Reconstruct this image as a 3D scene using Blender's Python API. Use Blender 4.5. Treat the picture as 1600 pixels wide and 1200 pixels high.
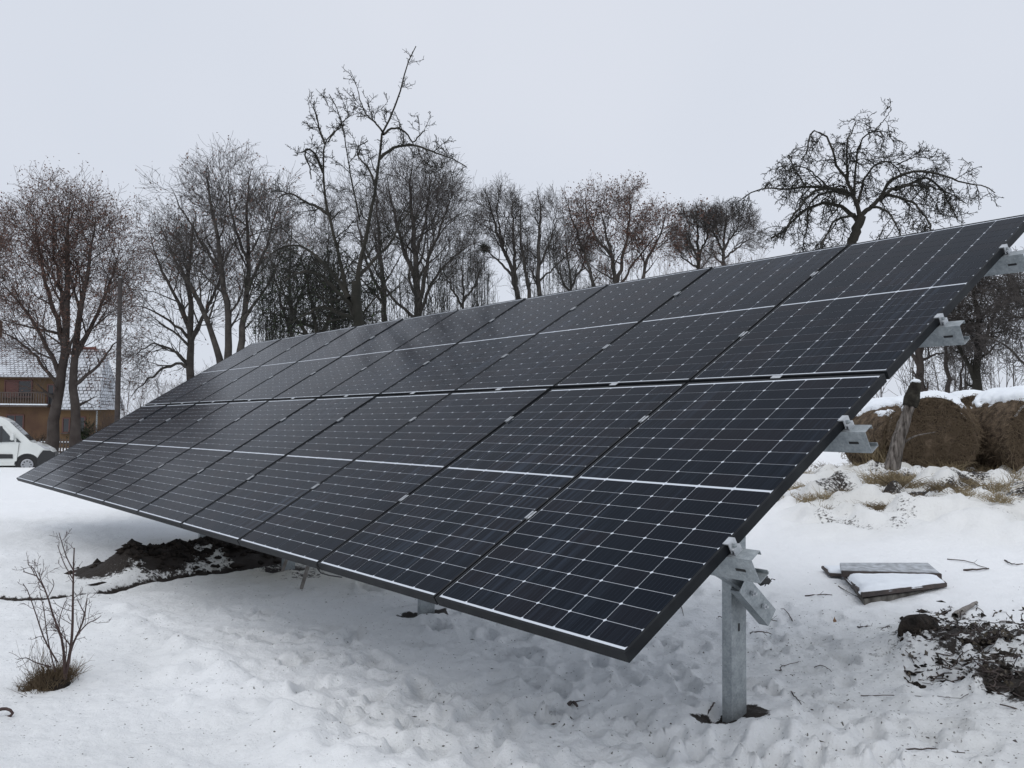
import bpy, math
import numpy as np
from mathutils import Matrix, Vector

for o in list(bpy.data.objects):
    bpy.data.objects.remove(o)
SC = bpy.context.scene
COL = SC.collection

# ------------------------------------------------------------------ camera
CH = 1.28                                   # camera height above the snow at the nearest post
F = 1354.0
M = np.array([[0.99995293, 0.00970196, 0.0],
              [-0.0005042, 0.05196615, 0.99864872],
              [0.00968885, -0.9985986, 0.05196859]])
cd = bpy.data.cameras.new('camera')
cd.sensor_width = 36.0
cd.lens = F / 1600 * 36
cd.clip_start = 0.05
cd.clip_end = 3000
cam = bpy.data.objects.new('camera', cd)
COL.objects.link(cam)
R3 = np.c_[M @ [1, 0, 0], M @ [0, -1, 0], M @ [0, 0, -1]]
mw = Matrix([list(r) + [0] for r in R3] + [[0, 0, 0, 1]])
mw.translation = (0, 0, CH)
cam.matrix_world = mw
SC.camera = cam

# ------------------------------------------------------------------ sky and light
world = bpy.data.worlds.new('World')
SC.world = world
world.use_nodes = True
nt = world.node_tree
nt.nodes.clear()
wo = nt.nodes.new('ShaderNodeOutputWorld')
bg = nt.nodes.new('ShaderNodeBackground')
sky = nt.nodes.new('ShaderNodeTexSky')
sky.sky_type = 'NISHITA'
sky.sun_disc = False
sky.sun_elevation = math.radians(55)
sky.sun_rotation = math.radians(200)
sky.air_density = 1.0
sky.dust_density = 3.0
mix = nt.nodes.new('ShaderNodeMix')
mix.data_type = 'RGBA'
mix.inputs[0].default_value = 0.94
cloud = nt.nodes.new('ShaderNodeTexNoise')
cloud.inputs['Scale'].default_value = 1.6
cloud.inputs['Detail'].default_value = 3.0
ramp = nt.nodes.new('ShaderNodeValToRGB')
ramp.color_ramp.elements[0].position = 0.3
ramp.color_ramp.elements[0].color = (0.80, 0.862, 0.972, 1)
ramp.color_ramp.elements[1].position = 0.7
ramp.color_ramp.elements[1].color = (0.895, 0.938, 1.035, 1)
mul = nt.nodes.new('ShaderNodeVectorMath')
mul.operation = 'SCALE'
mul.inputs['Scale'].default_value = 8.3
wtc = nt.nodes.new('ShaderNodeTexCoord')
nt.links.new(wtc.outputs['Generated'], cloud.inputs['Vector'])
nt.links.new(cloud.outputs['Fac'], ramp.inputs['Fac'])
nt.links.new(ramp.outputs['Color'], mul.inputs[0])
nt.links.new(sky.outputs['Color'], mix.inputs[6])
nt.links.new(mul.outputs['Vector'], mix.inputs[7])
nt.links.new(mix.outputs[2], bg.inputs['Color'])
bg.inputs['Strength'].default_value = 0.1
nt.links.new(bg.outputs['Background'], wo.inputs['Surface'])

sl = bpy.data.lights.new('sun', 'SUN')
sl.energy = 1.15
sl.angle = math.radians(70)
sl.color = (1.0, 0.97, 0.93)
sun = bpy.data.objects.new('sun', sl)
COL.objects.link(sun)
sun.rotation_euler = (math.radians(35), 0, math.radians(-20))
SC.view_settings.view_transform = 'Standard'
SC.view_settings.look = 'None'
SC.view_settings.exposure = 0
SC.view_settings.gamma = 1
SC.view_settings.use_curve_mapping = False

rng = np.random.default_rng(7)

# ------------------------------------------------------------------ helpers
def ray(px, py):
    d = M @ np.array([(px - 800) / F, (py - 600) / F, 1.0])
    return d / d[1]

def P(px, py, dist):                        # the point seen at a pixel, at a forward distance
    d = ray(px, py) * dist
    return np.array([d[0], d[1], CH + d[2]])

def sst(a, b, x):
    t = np.clip((x - a) / (b - a), 0, 1)
    return t * t * (3 - 2 * t)

_perm = np.random.default_rng(3).random((256, 256))
def vnoise(x, y):
    xi = np.floor(x).astype(int); yi = np.floor(y).astype(int)
    fx = x - xi; fy = y - yi
    fx = fx * fx * (3 - 2 * fx); fy = fy * fy * (3 - 2 * fy)
    g = lambda a, b: _perm[a % 256, b % 256]
    return (g(xi, yi) * (1 - fx) + g(xi + 1, yi) * fx) * (1 - fy) + (g(xi, yi + 1) * (1 - fx) + g(xi + 1, yi + 1) * fx) * fy

def fbm(x, y, o=4):
    s = 0; a = 0.5; t = 0
    for i in range(o):
        s = s + a * vnoise(x * 2 ** i + 17.3 * i, y * 2 ** i + 5.1 * i); t += a; a *= 0.5
    return s / t - 0.5

def base_h(x, y):
    x = np.asarray(x, float); y = np.asarray(y, float)
    yy = np.maximum(y, 1.0)
    az = x / yy
    d = np.hypot(x, y)
    fwd = sst(0.5, 3.0, y)
    h = sst(0.1, 0.45, az) * (0.57 * sst(5, 15, d) + 1.6 * sst(22, 80, d)) * fwd
    h = h - sst(0.15, 0.5, -az) * 0.54 * sst(14, 36, d) * fwd
    h = h - sst(0.15, 0.5, -az) * 2.0 * sst(80, 300, d) * fwd
    return h

def ground_pt(px, py):                      # where the ray through a pixel meets the base terrain
    r = ray(px, py)
    t = 1.28 / max(1e-3, -r[2])
    for _ in range(60):
        t = t * 0.6 + 0.4 * (CH - float(base_h(r[0] * t, t))) / max(1e-3, -r[2])
    return np.array([r[0] * t, t, float(base_h(r[0] * t, t))])

def tag(o, label=None, cat=None, group=None, kind=None):
    if label: o['label'] = label
    if cat: o['category'] = cat
    if group: o['group'] = group
    if kind: o['kind'] = kind
    return o

def empty(name, loc=(0, 0, 0), label=None, cat=None, group=None, rz=0):
    o = bpy.data.objects.new(name, None)
    o.empty_display_size = 0.2
    COL.objects.link(o)
    o.location = Vector([float(c) for c in loc])
    o.rotation_euler = (0, 0, rz)
    return tag(o, label, cat, group)

def link(name, me, parent=None):
    o = bpy.data.objects.new(name, me)
    COL.objects.link(o)
    if parent is not None: o.parent = parent
    return o

def np_mesh(name, V, Fq=None, Ft=None, mat=None, smooth=False, attrs=None):
    me = bpy.data.meshes.new(name)
    V = np.asarray(V, np.float32).reshape(-1, 3)
    loops = []; tot = []
    if Fq is not None and len(Fq): Fq = np.asarray(Fq, np.int32); loops.append(Fq.ravel()); tot.append(np.full(len(Fq), 4, np.int32))
    if Ft is not None and len(Ft): Ft = np.asarray(Ft, np.int32); loops.append(Ft.ravel()); tot.append(np.full(len(Ft), 3, np.int32))
    loops = np.concatenate(loops); tot = np.concatenate(tot)
    start = np.concatenate([[0], np.cumsum(tot)[:-1]]).astype(np.int32)
    me.vertices.add(len(V)); me.vertices.foreach_set('co', V.ravel())
    me.loops.add(len(loops)); me.loops.foreach_set('vertex_index', loops)
    me.polygons.add(len(tot)); me.polygons.foreach_set('loop_start', start); me.polygons.foreach_set('loop_total', tot)
    if smooth: me.polygons.foreach_set('use_smooth', np.ones(len(tot), bool))
    me.update(calc_edges=True)
    if attrs:
        for k, a in attrs.items():
            at = me.attributes.new(k, 'FLOAT', 'POINT')
            at.data.foreach_set('value', np.asarray(a, np.float32))
    if mat: me.materials.append(mat)
    return me

class MB:                                   # small mesh builder for boxes, prisms, tubes, lathes
    def __init__(s): s.v = []; s.f = []
    def add(s, v, f):
        n = len(s.v); s.v += [tuple(float(c) for c in p) for p in v]; s.f += [tuple(i + n for i in q) for q in f]
    def box(s, a, b, Rm=None, o=(0, 0, 0)):
        v = [(x, y, z) for x in (a[0], b[0]) for y in (a[1], b[1]) for z in (a[2], b[2])]
        f = [(0, 1, 3, 2), (4, 6, 7, 5), (0, 4, 5, 1), (2, 3, 7, 6), (0, 2, 6, 4), (1, 5, 7, 3)]
        if Rm is not None: v = [tuple(np.array(Rm) @ np.array(p) + np.array(o)) for p in v]
        s.add(v, f); return s
    def prism(s, poly, axis, a, b):         # poly in the other two axes, extruded along axis
        n = len(poly); v = []
        for t in (a, b):
            for p in poly:
                q = list(p); q.insert(axis, t); v.append(q)
        s.add(v, [tuple(range(n))[::-1], tuple(range(n, 2 * n))] + [(i, (i + 1) % n, n + (i + 1) % n, n + i) for i in range(n)]); return s
    def tube(s, pts, rad, k=6):
        V, Q = tubes(np.array([pts], float), np.array([np.broadcast_to(rad, len(pts))], float), k)
        s.add(V, [tuple(q) for q in Q])
        n = len(pts)
        b = len(s.v) - n * k
        s.f.append(tuple(b + i for i in range(k))[::-1]); s.f.append(tuple(b + (n - 1) * k + i for i in range(k)))
        return s
    def lathe(s, prof, k=24, axis='z', o=(0, 0, 0)):
        v = []
        for r, z in prof:
            for i in range(k):
                a = 2 * math.pi * i / k
                p = (r * math.cos(a), r * math.sin(a), z)
                if axis == 'y': p = (p[0], p[2], p[1])
                if axis == 'x': p = (p[2], p[0], p[1])
                v.append((p[0] + o[0], p[1] + o[1], p[2] + o[2]))
        f = [(j * k + i, j * k + (i + 1) % k, (j + 1) * k + (i + 1) % k, (j + 1) * k + i) for j in range(len(prof) - 1) for i in range(k)]
        f.append(tuple(range(k))[::-1]); f.append(tuple((len(prof) - 1) * k + i for i in range(k)))
        s.add(v, f); return s
    def mesh(s, name, mat, bevel=0, smooth=False):
        me = bpy.data.meshes.new(name); me.from_pydata(s.v, [], s.f)
        import bmesh
        bm = bmesh.new(); bm.from_mesh(me)
        bmesh.ops.recalc_face_normals(bm, faces=bm.faces[:])
        if bevel: bmesh.ops.bevel(bm, geom=bm.edges[:], offset=bevel, segments=2, affect='EDGES', clamp_overlap=True)
        if smooth:
            for f in bm.faces: f.smooth = True
        bm.to_mesh(me); bm.free()
        me.materials.append(mat); return me
    def build(s, name, mat, parent=None, bevel=0, smooth=False):
        return link(name, s.mesh(name, mat, bevel, smooth), parent)

def tubes(PT, RD, k=4):
    """PT (N,n,3) RD (N,n) -> verts, quads"""
    N, n, _ = PT.shape
    T = np.gradient(PT, axis=1)
    T /= np.linalg.norm(T, axis=2, keepdims=True) + 1e-9
    ref = np.zeros_like(T); ref[..., 0] = 1.0
    w = np.abs(T[..., 0]) > 0.85
    ref[w] = (0, 1, 0)
    ref[:] = ref[:, :1]                     # same reference along a strand
    A = np.cross(T, ref); A /= np.linalg.norm(A, axis=2, keepdims=True) + 1e-9
    B = np.cross(T, A)
    ang = np.arange(k) * 2 * math.pi / k
    V = PT[:, :, None, :] + RD[:, :, None, None] * (np.cos(ang)[None, None, :, None] * A[:, :, None, :] + np.sin(ang)[None, None, :, None] * B[:, :, None, :])
    base = (np.arange(N) * n * k)[:, None, None]
    i = (np.arange(n - 1) * k)[None, :, None]
    j = np.arange(k)[None, None, :]
    j2 = (j + 1) % k
    q = np.stack([base + i + j, base + i + j2, base + i + k + j2, base + i + k + j], -1).reshape(-1, 4)
    return V.reshape(-1, 3), q

# ------------------------------------------------------------------ materials
def mat(name, col, rough=0.6, metal=0.0, noise=None, bump=None, coat=0, spec=0.5, obj_coord=True, stretch=None):
    """noise=(scale, colour2, detail) bump=(scale, strength, distance)"""
    m = bpy.data.materials.new(name); m.use_nodes = True
    n = m.node_tree; b = n.nodes['Principled BSDF']
    b.inputs['Base Color'].default_value = (*col, 1)
    b.inputs['Roughness'].default_value = rough
    b.inputs['Metallic'].default_value = metal
    b.inputs['Specular IOR Level'].default_value = spec
    b.inputs['Coat Weight'].default_value = coat
    tc = n.nodes.new('ShaderNodeTexCoord')
    src = tc.outputs['Object'] if obj_coord else tc.outputs['Generated']
    if stretch:
        mp = n.nodes.new('ShaderNodeMapping'); mp.inputs['Scale'].default_value = stretch; n.links.new(src, mp.inputs['Vector']); src = mp.outputs[0]
    if noise:
        nz = n.nodes.new('ShaderNodeTexNoise'); nz.inputs['Scale'].default_value = noise[0]
        nz.inputs['Detail'].default_value = noise[2] if len(noise) > 2 else 5
        rp = n.nodes.new('ShaderNodeValToRGB')
        rp.color_ramp.elements[0].position = 0.35; rp.color_ramp.elements[0].color = (*col, 1)
        rp.color_ramp.elements[1].position = 0.68; rp.color_ramp.elements[1].color = (*noise[1], 1)
        n.links.new(src, nz.inputs['Vector']); n.links.new(nz.outputs['Fac'], rp.inputs['Fac']); n.links.new(rp.outputs['Color'], b.inputs['Base Color'])
    if bump:
        nb = n.nodes.new('ShaderNodeTexNoise'); nb.inputs['Scale'].default_value = bump[0]; nb.inputs['Detail'].default_value = 6
        bp = n.nodes.new('ShaderNodeBump'); bp.inputs['Strength'].default_value = bump[1]; bp.inputs['Distance'].default_value = bump[2]
        n.links.new(src, nb.inputs['Vector']); n.links.new(nb.outputs['Fac'], bp.inputs['Height']); n.links.new(bp.outputs['Normal'], b.inputs['Normal'])
    return m

SNOW_COL = (0.80, 0.845, 0.90)
def snow_material():
    m = bpy.data.materials.new('snow_ground'); m.use_nodes = True
    n = m.node_tree; b = n.nodes['Principled BSDF']; L = n.links.new
    b.inputs['Roughness'].default_value = 0.75; b.inputs['Specular IOR Level'].default_value = 0.25
    geo = n.nodes.new('ShaderNodeNewGeometry')
    def nz(scale, det=6, rough=0.6):
        t = n.nodes.new('ShaderNodeTexNoise'); t.inputs['Scale'].default_value = scale; t.inputs['Detail'].default_value = det; t.inputs['Roughness'].default_value = rough
        L(geo.outputs['Position'], t.inputs['Vector']); return t.outputs['Fac']
    def attr(nm):
        a = n.nodes.new('ShaderNodeAttribute'); a.attribute_name = nm; return a.outputs['Fac']
    def math_(op, a, b2, clamp=False):
        t = n.nodes.new('ShaderNodeMath'); t.operation = op; t.use_clamp = clamp
        for i, q in enumerate((a, b2)):
            if isinstance(q, (int, float)): t.inputs[i].default_value = q
            else: L(q, t.inputs[i])
        return t.outputs[0]
    def mixc(fac, a, c):
        t = n.nodes.new('ShaderNodeMix'); t.data_type = 'RGBA'; L(fac, t.inputs[0])
        for i, q in ((6, a), (7, c)):
            if isinstance(q, tuple): t.inputs[i].default_value = (*q, 1)
            else: L(q, t.inputs[i])
        return t.outputs[2]
    fine = nz(26, 8, 0.7); mid = nz(5, 6); big = nz(0.9, 4)
    c = mixc(mid, (0.90, 0.915, 0.93), (0.845, 0.865, 0.885))
    # slush: trodden, wet, slightly dirty snow
    sl = math_('MULTIPLY', attr('slush'), math_('ADD', 0.35, math_('MULTIPLY', fine, 1.1)), True)
    c = mixc(sl, c, (0.68, 0.695, 0.70))
    ye = math_('MULTIPLY', attr('stain'), math_('ADD', 0.1, big), True)
    c = mixc(ye, c, (0.36, 0.33, 0.24))
    # soil showing through: mask broken up by fine noise
    so = math_('MULTIPLY', math_('SUBTRACT', math_('ADD', attr('soil'), math_('MULTIPLY', math_('SUBTRACT', fine, 0.5), 1.1)), 0.47), 9.0, True)
    soilc = mixc(nz(40, 8, 0.7), (0.014, 0.012, 0.011), (0.042, 0.034, 0.029))
    c = mixc(so, c, soilc)
    # specks of debris
    sp = math_('MULTIPLY', math_('SUBTRACT', math_('ADD', nz(55, 3, 0.5), math_('MULTIPLY', attr('debris'), 0.16)), 0.80), 18.0, True)
    sp = math_('MULTIPLY', sp, math_('MULTIPLY', attr('debris'), 2.0, True))
    c = mixc(sp, c, (0.09, 0.085, 0.075))
    L(c, b.inputs['Base Color'])
    bp = n.nodes.new('ShaderNodeBump'); bp.inputs['Strength'].default_value = 0.8; bp.inputs['Distance'].default_value = 0.035
    h = math_('ADD', math_('MULTIPLY', fine, 0.6), math_('MULTIPLY', mid, 0.8))
    L(h, bp.inputs['Height']); L(bp.outputs['Normal'], b.inputs['Normal'])
    return m

m_snow = snow_material()
m_snowcap = mat('snow_cap', (0.83, 0.87, 0.91), 0.8, noise=(7, (0.78, 0.82, 0.87)), bump=(30, 0.4, 0.02), spec=0.2)
m_soil = mat('soil', (0.012, 0.010, 0.009), 0.95, noise=(14, (0.045, 0.036, 0.030), 8), bump=(35, 1.0, 0.05), spec=0.2)
m_galv = mat('galvanised_steel', (0.28, 0.31, 0.325), 0.45, 0.55, noise=(22, (0.38, 0.41, 0.425), 5), bump=(60, 0.12, 0.003))
def spangle(m, amt=0.16, scale=130):
    n = m.node_tree; b = n.nodes['Principled BSDF']; L = n.links.new
    src = b.inputs['Base Color'].links[0].from_socket
    v = n.nodes.new('ShaderNodeTexVoronoi'); v.inputs['Scale'].default_value = scale; tc = n.nodes.new('ShaderNodeTexCoord'); L(tc.outputs['Object'], v.inputs['Vector'])
    bw = n.nodes.new('ShaderNodeRGBToBW'); L(v.outputs['Color'], bw.inputs[0])
    mr = n.nodes.new('ShaderNodeMapRange'); L(bw.outputs[0], mr.inputs['Value']); mr.inputs['To Min'].default_value = 1 - amt; mr.inputs['To Max'].default_value = 1 + amt
    sc = n.nodes.new('ShaderNodeVectorMath'); sc.operation = 'SCALE'; L(src, sc.inputs[0]); L(mr.outputs[0], sc.inputs['Scale']); L(sc.outputs[0], b.inputs['Base Color'])
    # run marks and scuffs
    mp = n.nodes.new('ShaderNodeMapping'); mp.inputs['Scale'].default_value = (3, 3, 60); L(tc.outputs['Object'], mp.inputs['Vector'])
    z = n.nodes.new('ShaderNodeTexNoise'); z.inputs['Scale'].default_value = 1; z.inputs['Detail'].default_value = 5; L(mp.outputs[0], z.inputs['Vector'])
    m2 = n.nodes.new('ShaderNodeMapRange'); L(z.outputs['Fac'], m2.inputs['Value']); m2.inputs['To Min'].default_value = 0.3; m2.inputs['To Max'].default_value = 0.62; L(m2.outputs[0], b.inputs['Roughness'])
spangle(m_galv)
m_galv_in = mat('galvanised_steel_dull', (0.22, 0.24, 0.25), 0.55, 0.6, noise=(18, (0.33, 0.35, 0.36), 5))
m_alu = mat('clamp_aluminium', (0.46, 0.48, 0.50), 0.42, 0.7, noise=(40, (0.60, 0.62, 0.64)))
m_frame = mat('black_anodised_frame', (0.009, 0.0105, 0.013), 0.5, 0.0, noise=(9, (0.018, 0.020, 0.022)), spec=0.10)
m_black = mat('black_plastic', (0.012, 0.012, 0.013), 0.55)
m_back = mat('panel_backsheet', (0.58, 0.62, 0.68), 0.4, spec=0.15)
m_wood = mat('old_wood', (0.16, 0.145, 0.13), 0.85, noise=(12, (0.28, 0.26, 0.24), 8), bump=(20, 0.6, 0.02))
m_wooddark = mat('dark_wet_wood', (0.035, 0.028, 0.026), 0.7, noise=(14, (0.075, 0.055, 0.048), 7), bump=(25, 0.6, 0.01))

# ------------------------------------------------------------------ array frame of reference
AU = np.array([-0.61527855, 0.78830978, 0.0]); AV = np.array([0.675013, 0.52685, 0.5165134]); AN = np.array([-0.40717255, -0.3177996, 0.8562791])
AT = np.array([0.34502526, 2.62474038, CH - 0.66421633])
PW, PH, GU, GV = 1.038, 1.755, 0.012, 0.021
PITCH = PW + GU
def arr(u, v, n=0.0):                       # a point of the (slightly sagging) table
    return AT + AU * u + AV * (v - 0.000606 * u * u) + AN * (n + 0.000304 * u * u + 0.002184 * u * v)
VPL = np.array([AV[0], AV[1], 0]) / math.hypot(AV[0], AV[1])
VC = math.hypot(AV[0], AV[1])
POST_U = [0.60, 3.15, 5.39, 7.56]
POST_V = 1.55
def post_xy(u): return (AT + AU * u + AV * (POST_V - 0.0006 * u * u))[:2]

# ------------------------------------------------------------------ ground
def seg_dist(x, y, pl):
    d = np.full(x.shape, 1e9); s = np.zeros(x.shape)
    acc = 0
    for a, b in zip(pl[:-1], pl[1:]):
        a = np.array(a[:2]); b = np.array(b[:2]); ab = b - a; L2 = ab @ ab
        t = np.clip(((x - a[0]) * ab[0] + (y - a[1]) * ab[1]) / L2, 0, 1)
        dd = np.hypot(x - a[0] - t * ab[0], y - a[1] - t * ab[1])
        w = dd < d; d = np.where(w, dd, d); s = np.where(w, acc + t * math.sqrt(L2), s)
        acc += math.sqrt(L2)
    return d, s

TRENCH = [ground_pt(*p) for p in ((-260, 950), (0, 936), (80, 934), (150, 926), (230, 910), (330, 898), (420, 886), (480, 874))]
MOUND = [ground_pt(*p) for p in ((205, 896), (270, 888), (335, 880), (400, 874), (450, 868))]
RIDGE = [ground_pt(*p) for p in ((170, 950), (260, 1000), (330, 1060), (410, 1120), (500, 1160), (600, 1230))]
FURROW = [ground_pt(*p) for p in ((-60, 787), (60, 784), (130, 780), (200, 776))]
HEAP = [ground_pt(*p) for p in ((1455, 1030), (1510, 1030), (1565, 1045), (1625, 1080), (1700, 1115))]
rf = np.random.default_rng(21)
FEET = []
for _ in range(300):
    px = rf.uniform(380, 1560); py = rf.uniform(905, 1230)
    if px < 700 and py > 960 + (px - 250) * 0.6: continue
    if px > 1240 and py < 960: continue
    g = ground_pt(px, py); FEET.append((g[0], g[1], rf.uniform(0, math.pi), rf.uniform(0.7, 1.15), rf.uniform(0.012, 0.035)))
LUMPS = []
for _ in range(150):
    s = rf.uniform(0, 1) * (len(RIDGE) - 1); i = min(int(s), len(RIDGE) - 2); t = s - i
    g = RIDGE[i] * (1 - t) + RIDGE[i + 1] * t
    LUMPS.append((g[0] + rf.normal(0, 0.13), g[1] + rf.normal(0, 0.13), rf.uniform(0.04, 0.12), rf.uniform(0.006, 0.026)))
for _ in range(260):                        # crumbs and clods of snow
    g = ground_pt(rf.uniform(-50, 1650), rf.uniform(900, 1230)); LUMPS.append((g[0], g[1], rf.uniform(0.015, 0.05), rf.uniform(0.004, 0.018)))
for _ in range(120):
    g = ground_pt(rf.uniform(1380, 1680), rf.uniform(930, 1130)); LUMPS.append((g[0], g[1], rf.uniform(0.03, 0.08), rf.uniform(0.006, 0.024)))

def height(x, y):
    x = np.asarray(x, float); y = np.asarray(y, float)
    d = np.hypot(x, y)
    h = base_h(x, y)
    near = 1 - sst(14, 30, d)
    h = h + fbm(x * 0.35, y * 0.35, 3) * 0.10 * sst(5, 12, d) * (1 + 2 * sst(30, 90, d))
    h = h + fbm(x * 1.7, y * 1.7, 4) * 0.045 * near
    h = h + (np.abs(fbm(x * 6, y * 6, 4)) - 0.12) * 0.035 * near
    tramp = tramp_mask(x, y)
    h = h + fbm(x * 9 + 4, y * 9, 4) * 0.032 * tramp + fbm(x * 22, y * 22, 3) * 0.014 * tramp
    # rough grassy bank in front of the bales
    az = x / np.maximum(y, 0.5)
    bank = sst(0.28, 0.36, az) * sst(8.5, 11, d) * (1 - sst(17, 22, d))
    h = h + bank * (np.maximum(fbm(x * 1.5, y * 1.5, 3), -0.1) * 0.70 + fbm(x * 4, y * 4, 3) * 0.26)
    md, ms = seg_dist(x, y, MOUND)
    bump = 0.98 * np.exp(-(md / 0.31) ** 2)
    h = h + bump * (0.24 + 0.16 * fbm(x * 3.1 + 9, y * 3.1, 4) * 2) * 0.95
    td, ts = seg_dist(x + fbm(x * 4, y * 4, 3) * 0.12, y + fbm(x * 4 + 50, y * 4, 3) * 0.12, TRENCH)
    h = h - 0.075 * np.exp(-(td / 0.075) ** 2) + 0.028 * np.exp(-((td - 0.15) / 0.07) ** 2)
    rd, _ = seg_dist(x, y, RIDGE)
    h = h + 0.026 * np.exp(-(rd / 0.20) ** 2) * (1 + 1.6 * fbm(x * 7, y * 7, 3))
    fd, _ = seg_dist(x, y, FURROW)
    h = h - 0.05 * np.exp(-(fd / 0.10) ** 2)
    hd, _ = seg_dist(x, y, HEAP)
    h = h + 0.15 * np.exp(-(hd / 0.36) ** 2) * (1 + 1.6 * fbm(x * 4 + 3, y * 4, 4))
    for u in POST_U:
        p = post_xy(u); r = np.hypot(x - p[0], (y - p[1]))
        a = fbm(x * 7, y * 7, 3) * 0.12
        r2 = np.hypot((x - p[0] + 0.12) * 0.8, y - p[1] + 0.01)
        h = h - 0.04 * np.exp(-((r2 + a * 0.5) / 0.11) ** 4) + 0.006 * np.exp(-((r - 0.22) / 0.08) ** 2) + 0.03 * np.exp(-(r / 0.4) ** 2)
        h = h + 0.018 * np.exp(-(np.hypot(x - p[0] - 0.03, y - p[1] + 0.16) / 0.09) ** 2)
    return h

def tramp_mask(x, y):
    q = np.stack([x - AT[0], y - AT[1]], -1)
    u = q @ AU[:2]; s = q @ VPL[:2]
    e = fbm(x * 1.3, y * 1.3, 3) * 1.2
    return sst(-2.1, -1.2, s + e) * (1 - sst(3.4, 4.4, s + e)) * (1 - sst(11, 13, u)) * sst(-3.5, -1.8, u + e)

# polar sheet, finest where it fills the picture
rs = [0.35]
while rs[-1] < 900:
    r = rs[-1]
    k = 1.0068 if 1.9 < r < 9 else (1.012 if r < 24 else 1.03)
    rs.append(r * k)
rs = np.array(rs)
fine_a = np.radians(np.linspace(-38, 38, 420))
rest = np.radians(np.linspace(38, 322, 110))[1:-1]
th = np.concatenate([fine_a, rest])         # measured from +Y clockwise
X = rs[:, None] * np.sin(th)[None]; Y = rs[:, None] * np.cos(th)[None]
Hh = height(X, Y)
for fx, fy, a, s, dp in FEET:
    sel = (np.abs(X - fx) < 0.3) & (np.abs(Y - fy) < 0.3)
    dx = X[sel] - fx; dy = Y[sel] - fy
    lx = dx * math.cos(a) + dy * math.sin(a); ly = -dx * math.sin(a) + dy * math.cos(a)
    q = (lx / (0.14 * s)) ** 2 + (ly / (0.055 * s)) ** 2
    Hh[sel] += -dp * 1.25 * np.exp(-q ** 3) + dp * 0.45 * np.exp(-((np.sqrt(q) - 1.35) / 0.3) ** 2)
for fx, fy, s, hh in LUMPS:
    sel = (np.abs(X - fx) < 3 * s) & (np.abs(Y - fy) < 3 * s)
    q = ((X[sel] - fx) ** 2 + (Y[sel] - fy) ** 2) / s ** 2
    Hh[sel] += hh * np.exp(-q ** 1.5)
nr, na = X.shape
# attributes
dist = np.hypot(X, Y)
md, _ = seg_dist(X, Y, MOUND); td, _ = seg_dist(X + fbm(X * 4, Y * 4, 3) * 0.12, Y + fbm(X * 4 + 50, Y * 4, 3) * 0.12, TRENCH)
hd, _ = seg_dist(X, Y, HEAP); fd, _ = seg_dist(X, Y, FURROW)
soil = 1.45 * np.exp(-(md / 0.47) ** 4) * (0.85 + 1.6 * fbm(X * 2.2 + 31, Y * 2.2, 3))
soil = np.maximum(soil, (1.35 + 0.8 * fbm(X * 2, Y * 2, 2)) * np.exp(-(td / 0.085) ** 2))
soil = np.maximum(soil, (0.60 + 1.6 * fbm(X * 3.5, Y * 3.5, 3)) * np.exp(-(hd / 0.40) ** 4))
soil = np.maximum(soil, 0.42 * np.exp(-(fd / 0.06) ** 2))
for u in POST_U:
    p = post_xy(u); r = np.hypot(X - p[0], Y - p[1]) + fbm(X * 7, Y * 7, 3) * 0.14
    soil = np.maximum(soil, 0.95 * np.exp(-(np.hypot(X - p[0] - 0.05, Y - p[1] - 0.02) / 0.10) ** 4)); r2 = np.hypot((X - p[0] + 0.12) * 0.8, Y - p[1] + 0.01); soil = np.maximum(soil, 1.0 * np.exp(-((r2 + fbm(X * 9, Y * 9, 3) * 0.1) / 0.10) ** 4))
# wet earth round the two middle posts
q3 = post_xy(POST_U[2]); q4 = post_xy(POST_U[3])
r3 = seg_dist(X, Y, [q3, q4])[0]
soil = np.maximum(soil, (0.5 + 1.4 * fbm(X * 1.9 + 7, Y * 1.9, 4)) * np.exp(-(r3 / 0.5) ** 2) * 0.8)
stain = np.exp(-(np.hypot(X - q3[0] - 0.5, Y - q3[1] + 0.1) / 0.9) ** 2)
stain = np.maximum(stain, np.exp(-(seg_dist(X, Y, [q3, q4])[0] / 0.7) ** 2))
bank = sst(0.28, 0.36, X / np.maximum(Y, 0.5)) * sst(8.5, 11, dist) * (1 - sst(17, 22, dist))
soil = np.maximum(soil, bank * (0.36 + 1.2 * fbm(X * 2.5, Y * 2.5, 4)))
stain = np.maximum(stain, bank * 0.5)
tm = tramp_mask(X, Y)
slush = np.clip(0.75 * tm * (0.8 + 1.2 * fbm(X * 1.4, Y * 1.4, 3)) + 0.9 * np.exp(-(md / 0.75) ** 2) + 0.9 * np.exp(-(hd / 0.75) ** 2) + 0.7 * np.exp(-(td / 0.25) ** 2), 0, 1)
debris = np.clip(tm * 0.8 + 0.9 * np.exp(-(hd / 0.8) ** 2), 0, 1) * (dist < 20)
for k_ in (Hh, ): pass
V = np.stack([X, Y, Hh], -1).reshape(-1, 3)
i = np.arange(nr - 1)[:, None] * na; j = np.arange(na)[None]; j2 = (j + 1) % na
Q = np.stack([i + j, i + na + j, i + na + j2, i + j2], -1).reshape(-1, 4)
V = np.concatenate([V, [[0, 0, 0.0]]]); c0 = len(V) - 1
T = np.stack([np.arange(na), (np.arange(na) + 1) % na, np.full(na, c0)], -1)
pad = lambda a: np.concatenate([a.ravel(), [0.0]])
me = np_mesh('snow_ground', V, Q, T, m_snow, True, dict(soil=pad(soil), stain=pad(stain), slush=pad(slush), debris=pad(debris)))
tag(link('snow_ground', me), kind='structure')

def gz(x, y): return float(height(np.array([x]), np.array([y]))[0])
def on_ground(px, py):
    g = ground_pt(px, py); g[2] = gz(g[0], g[1]); return g
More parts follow.
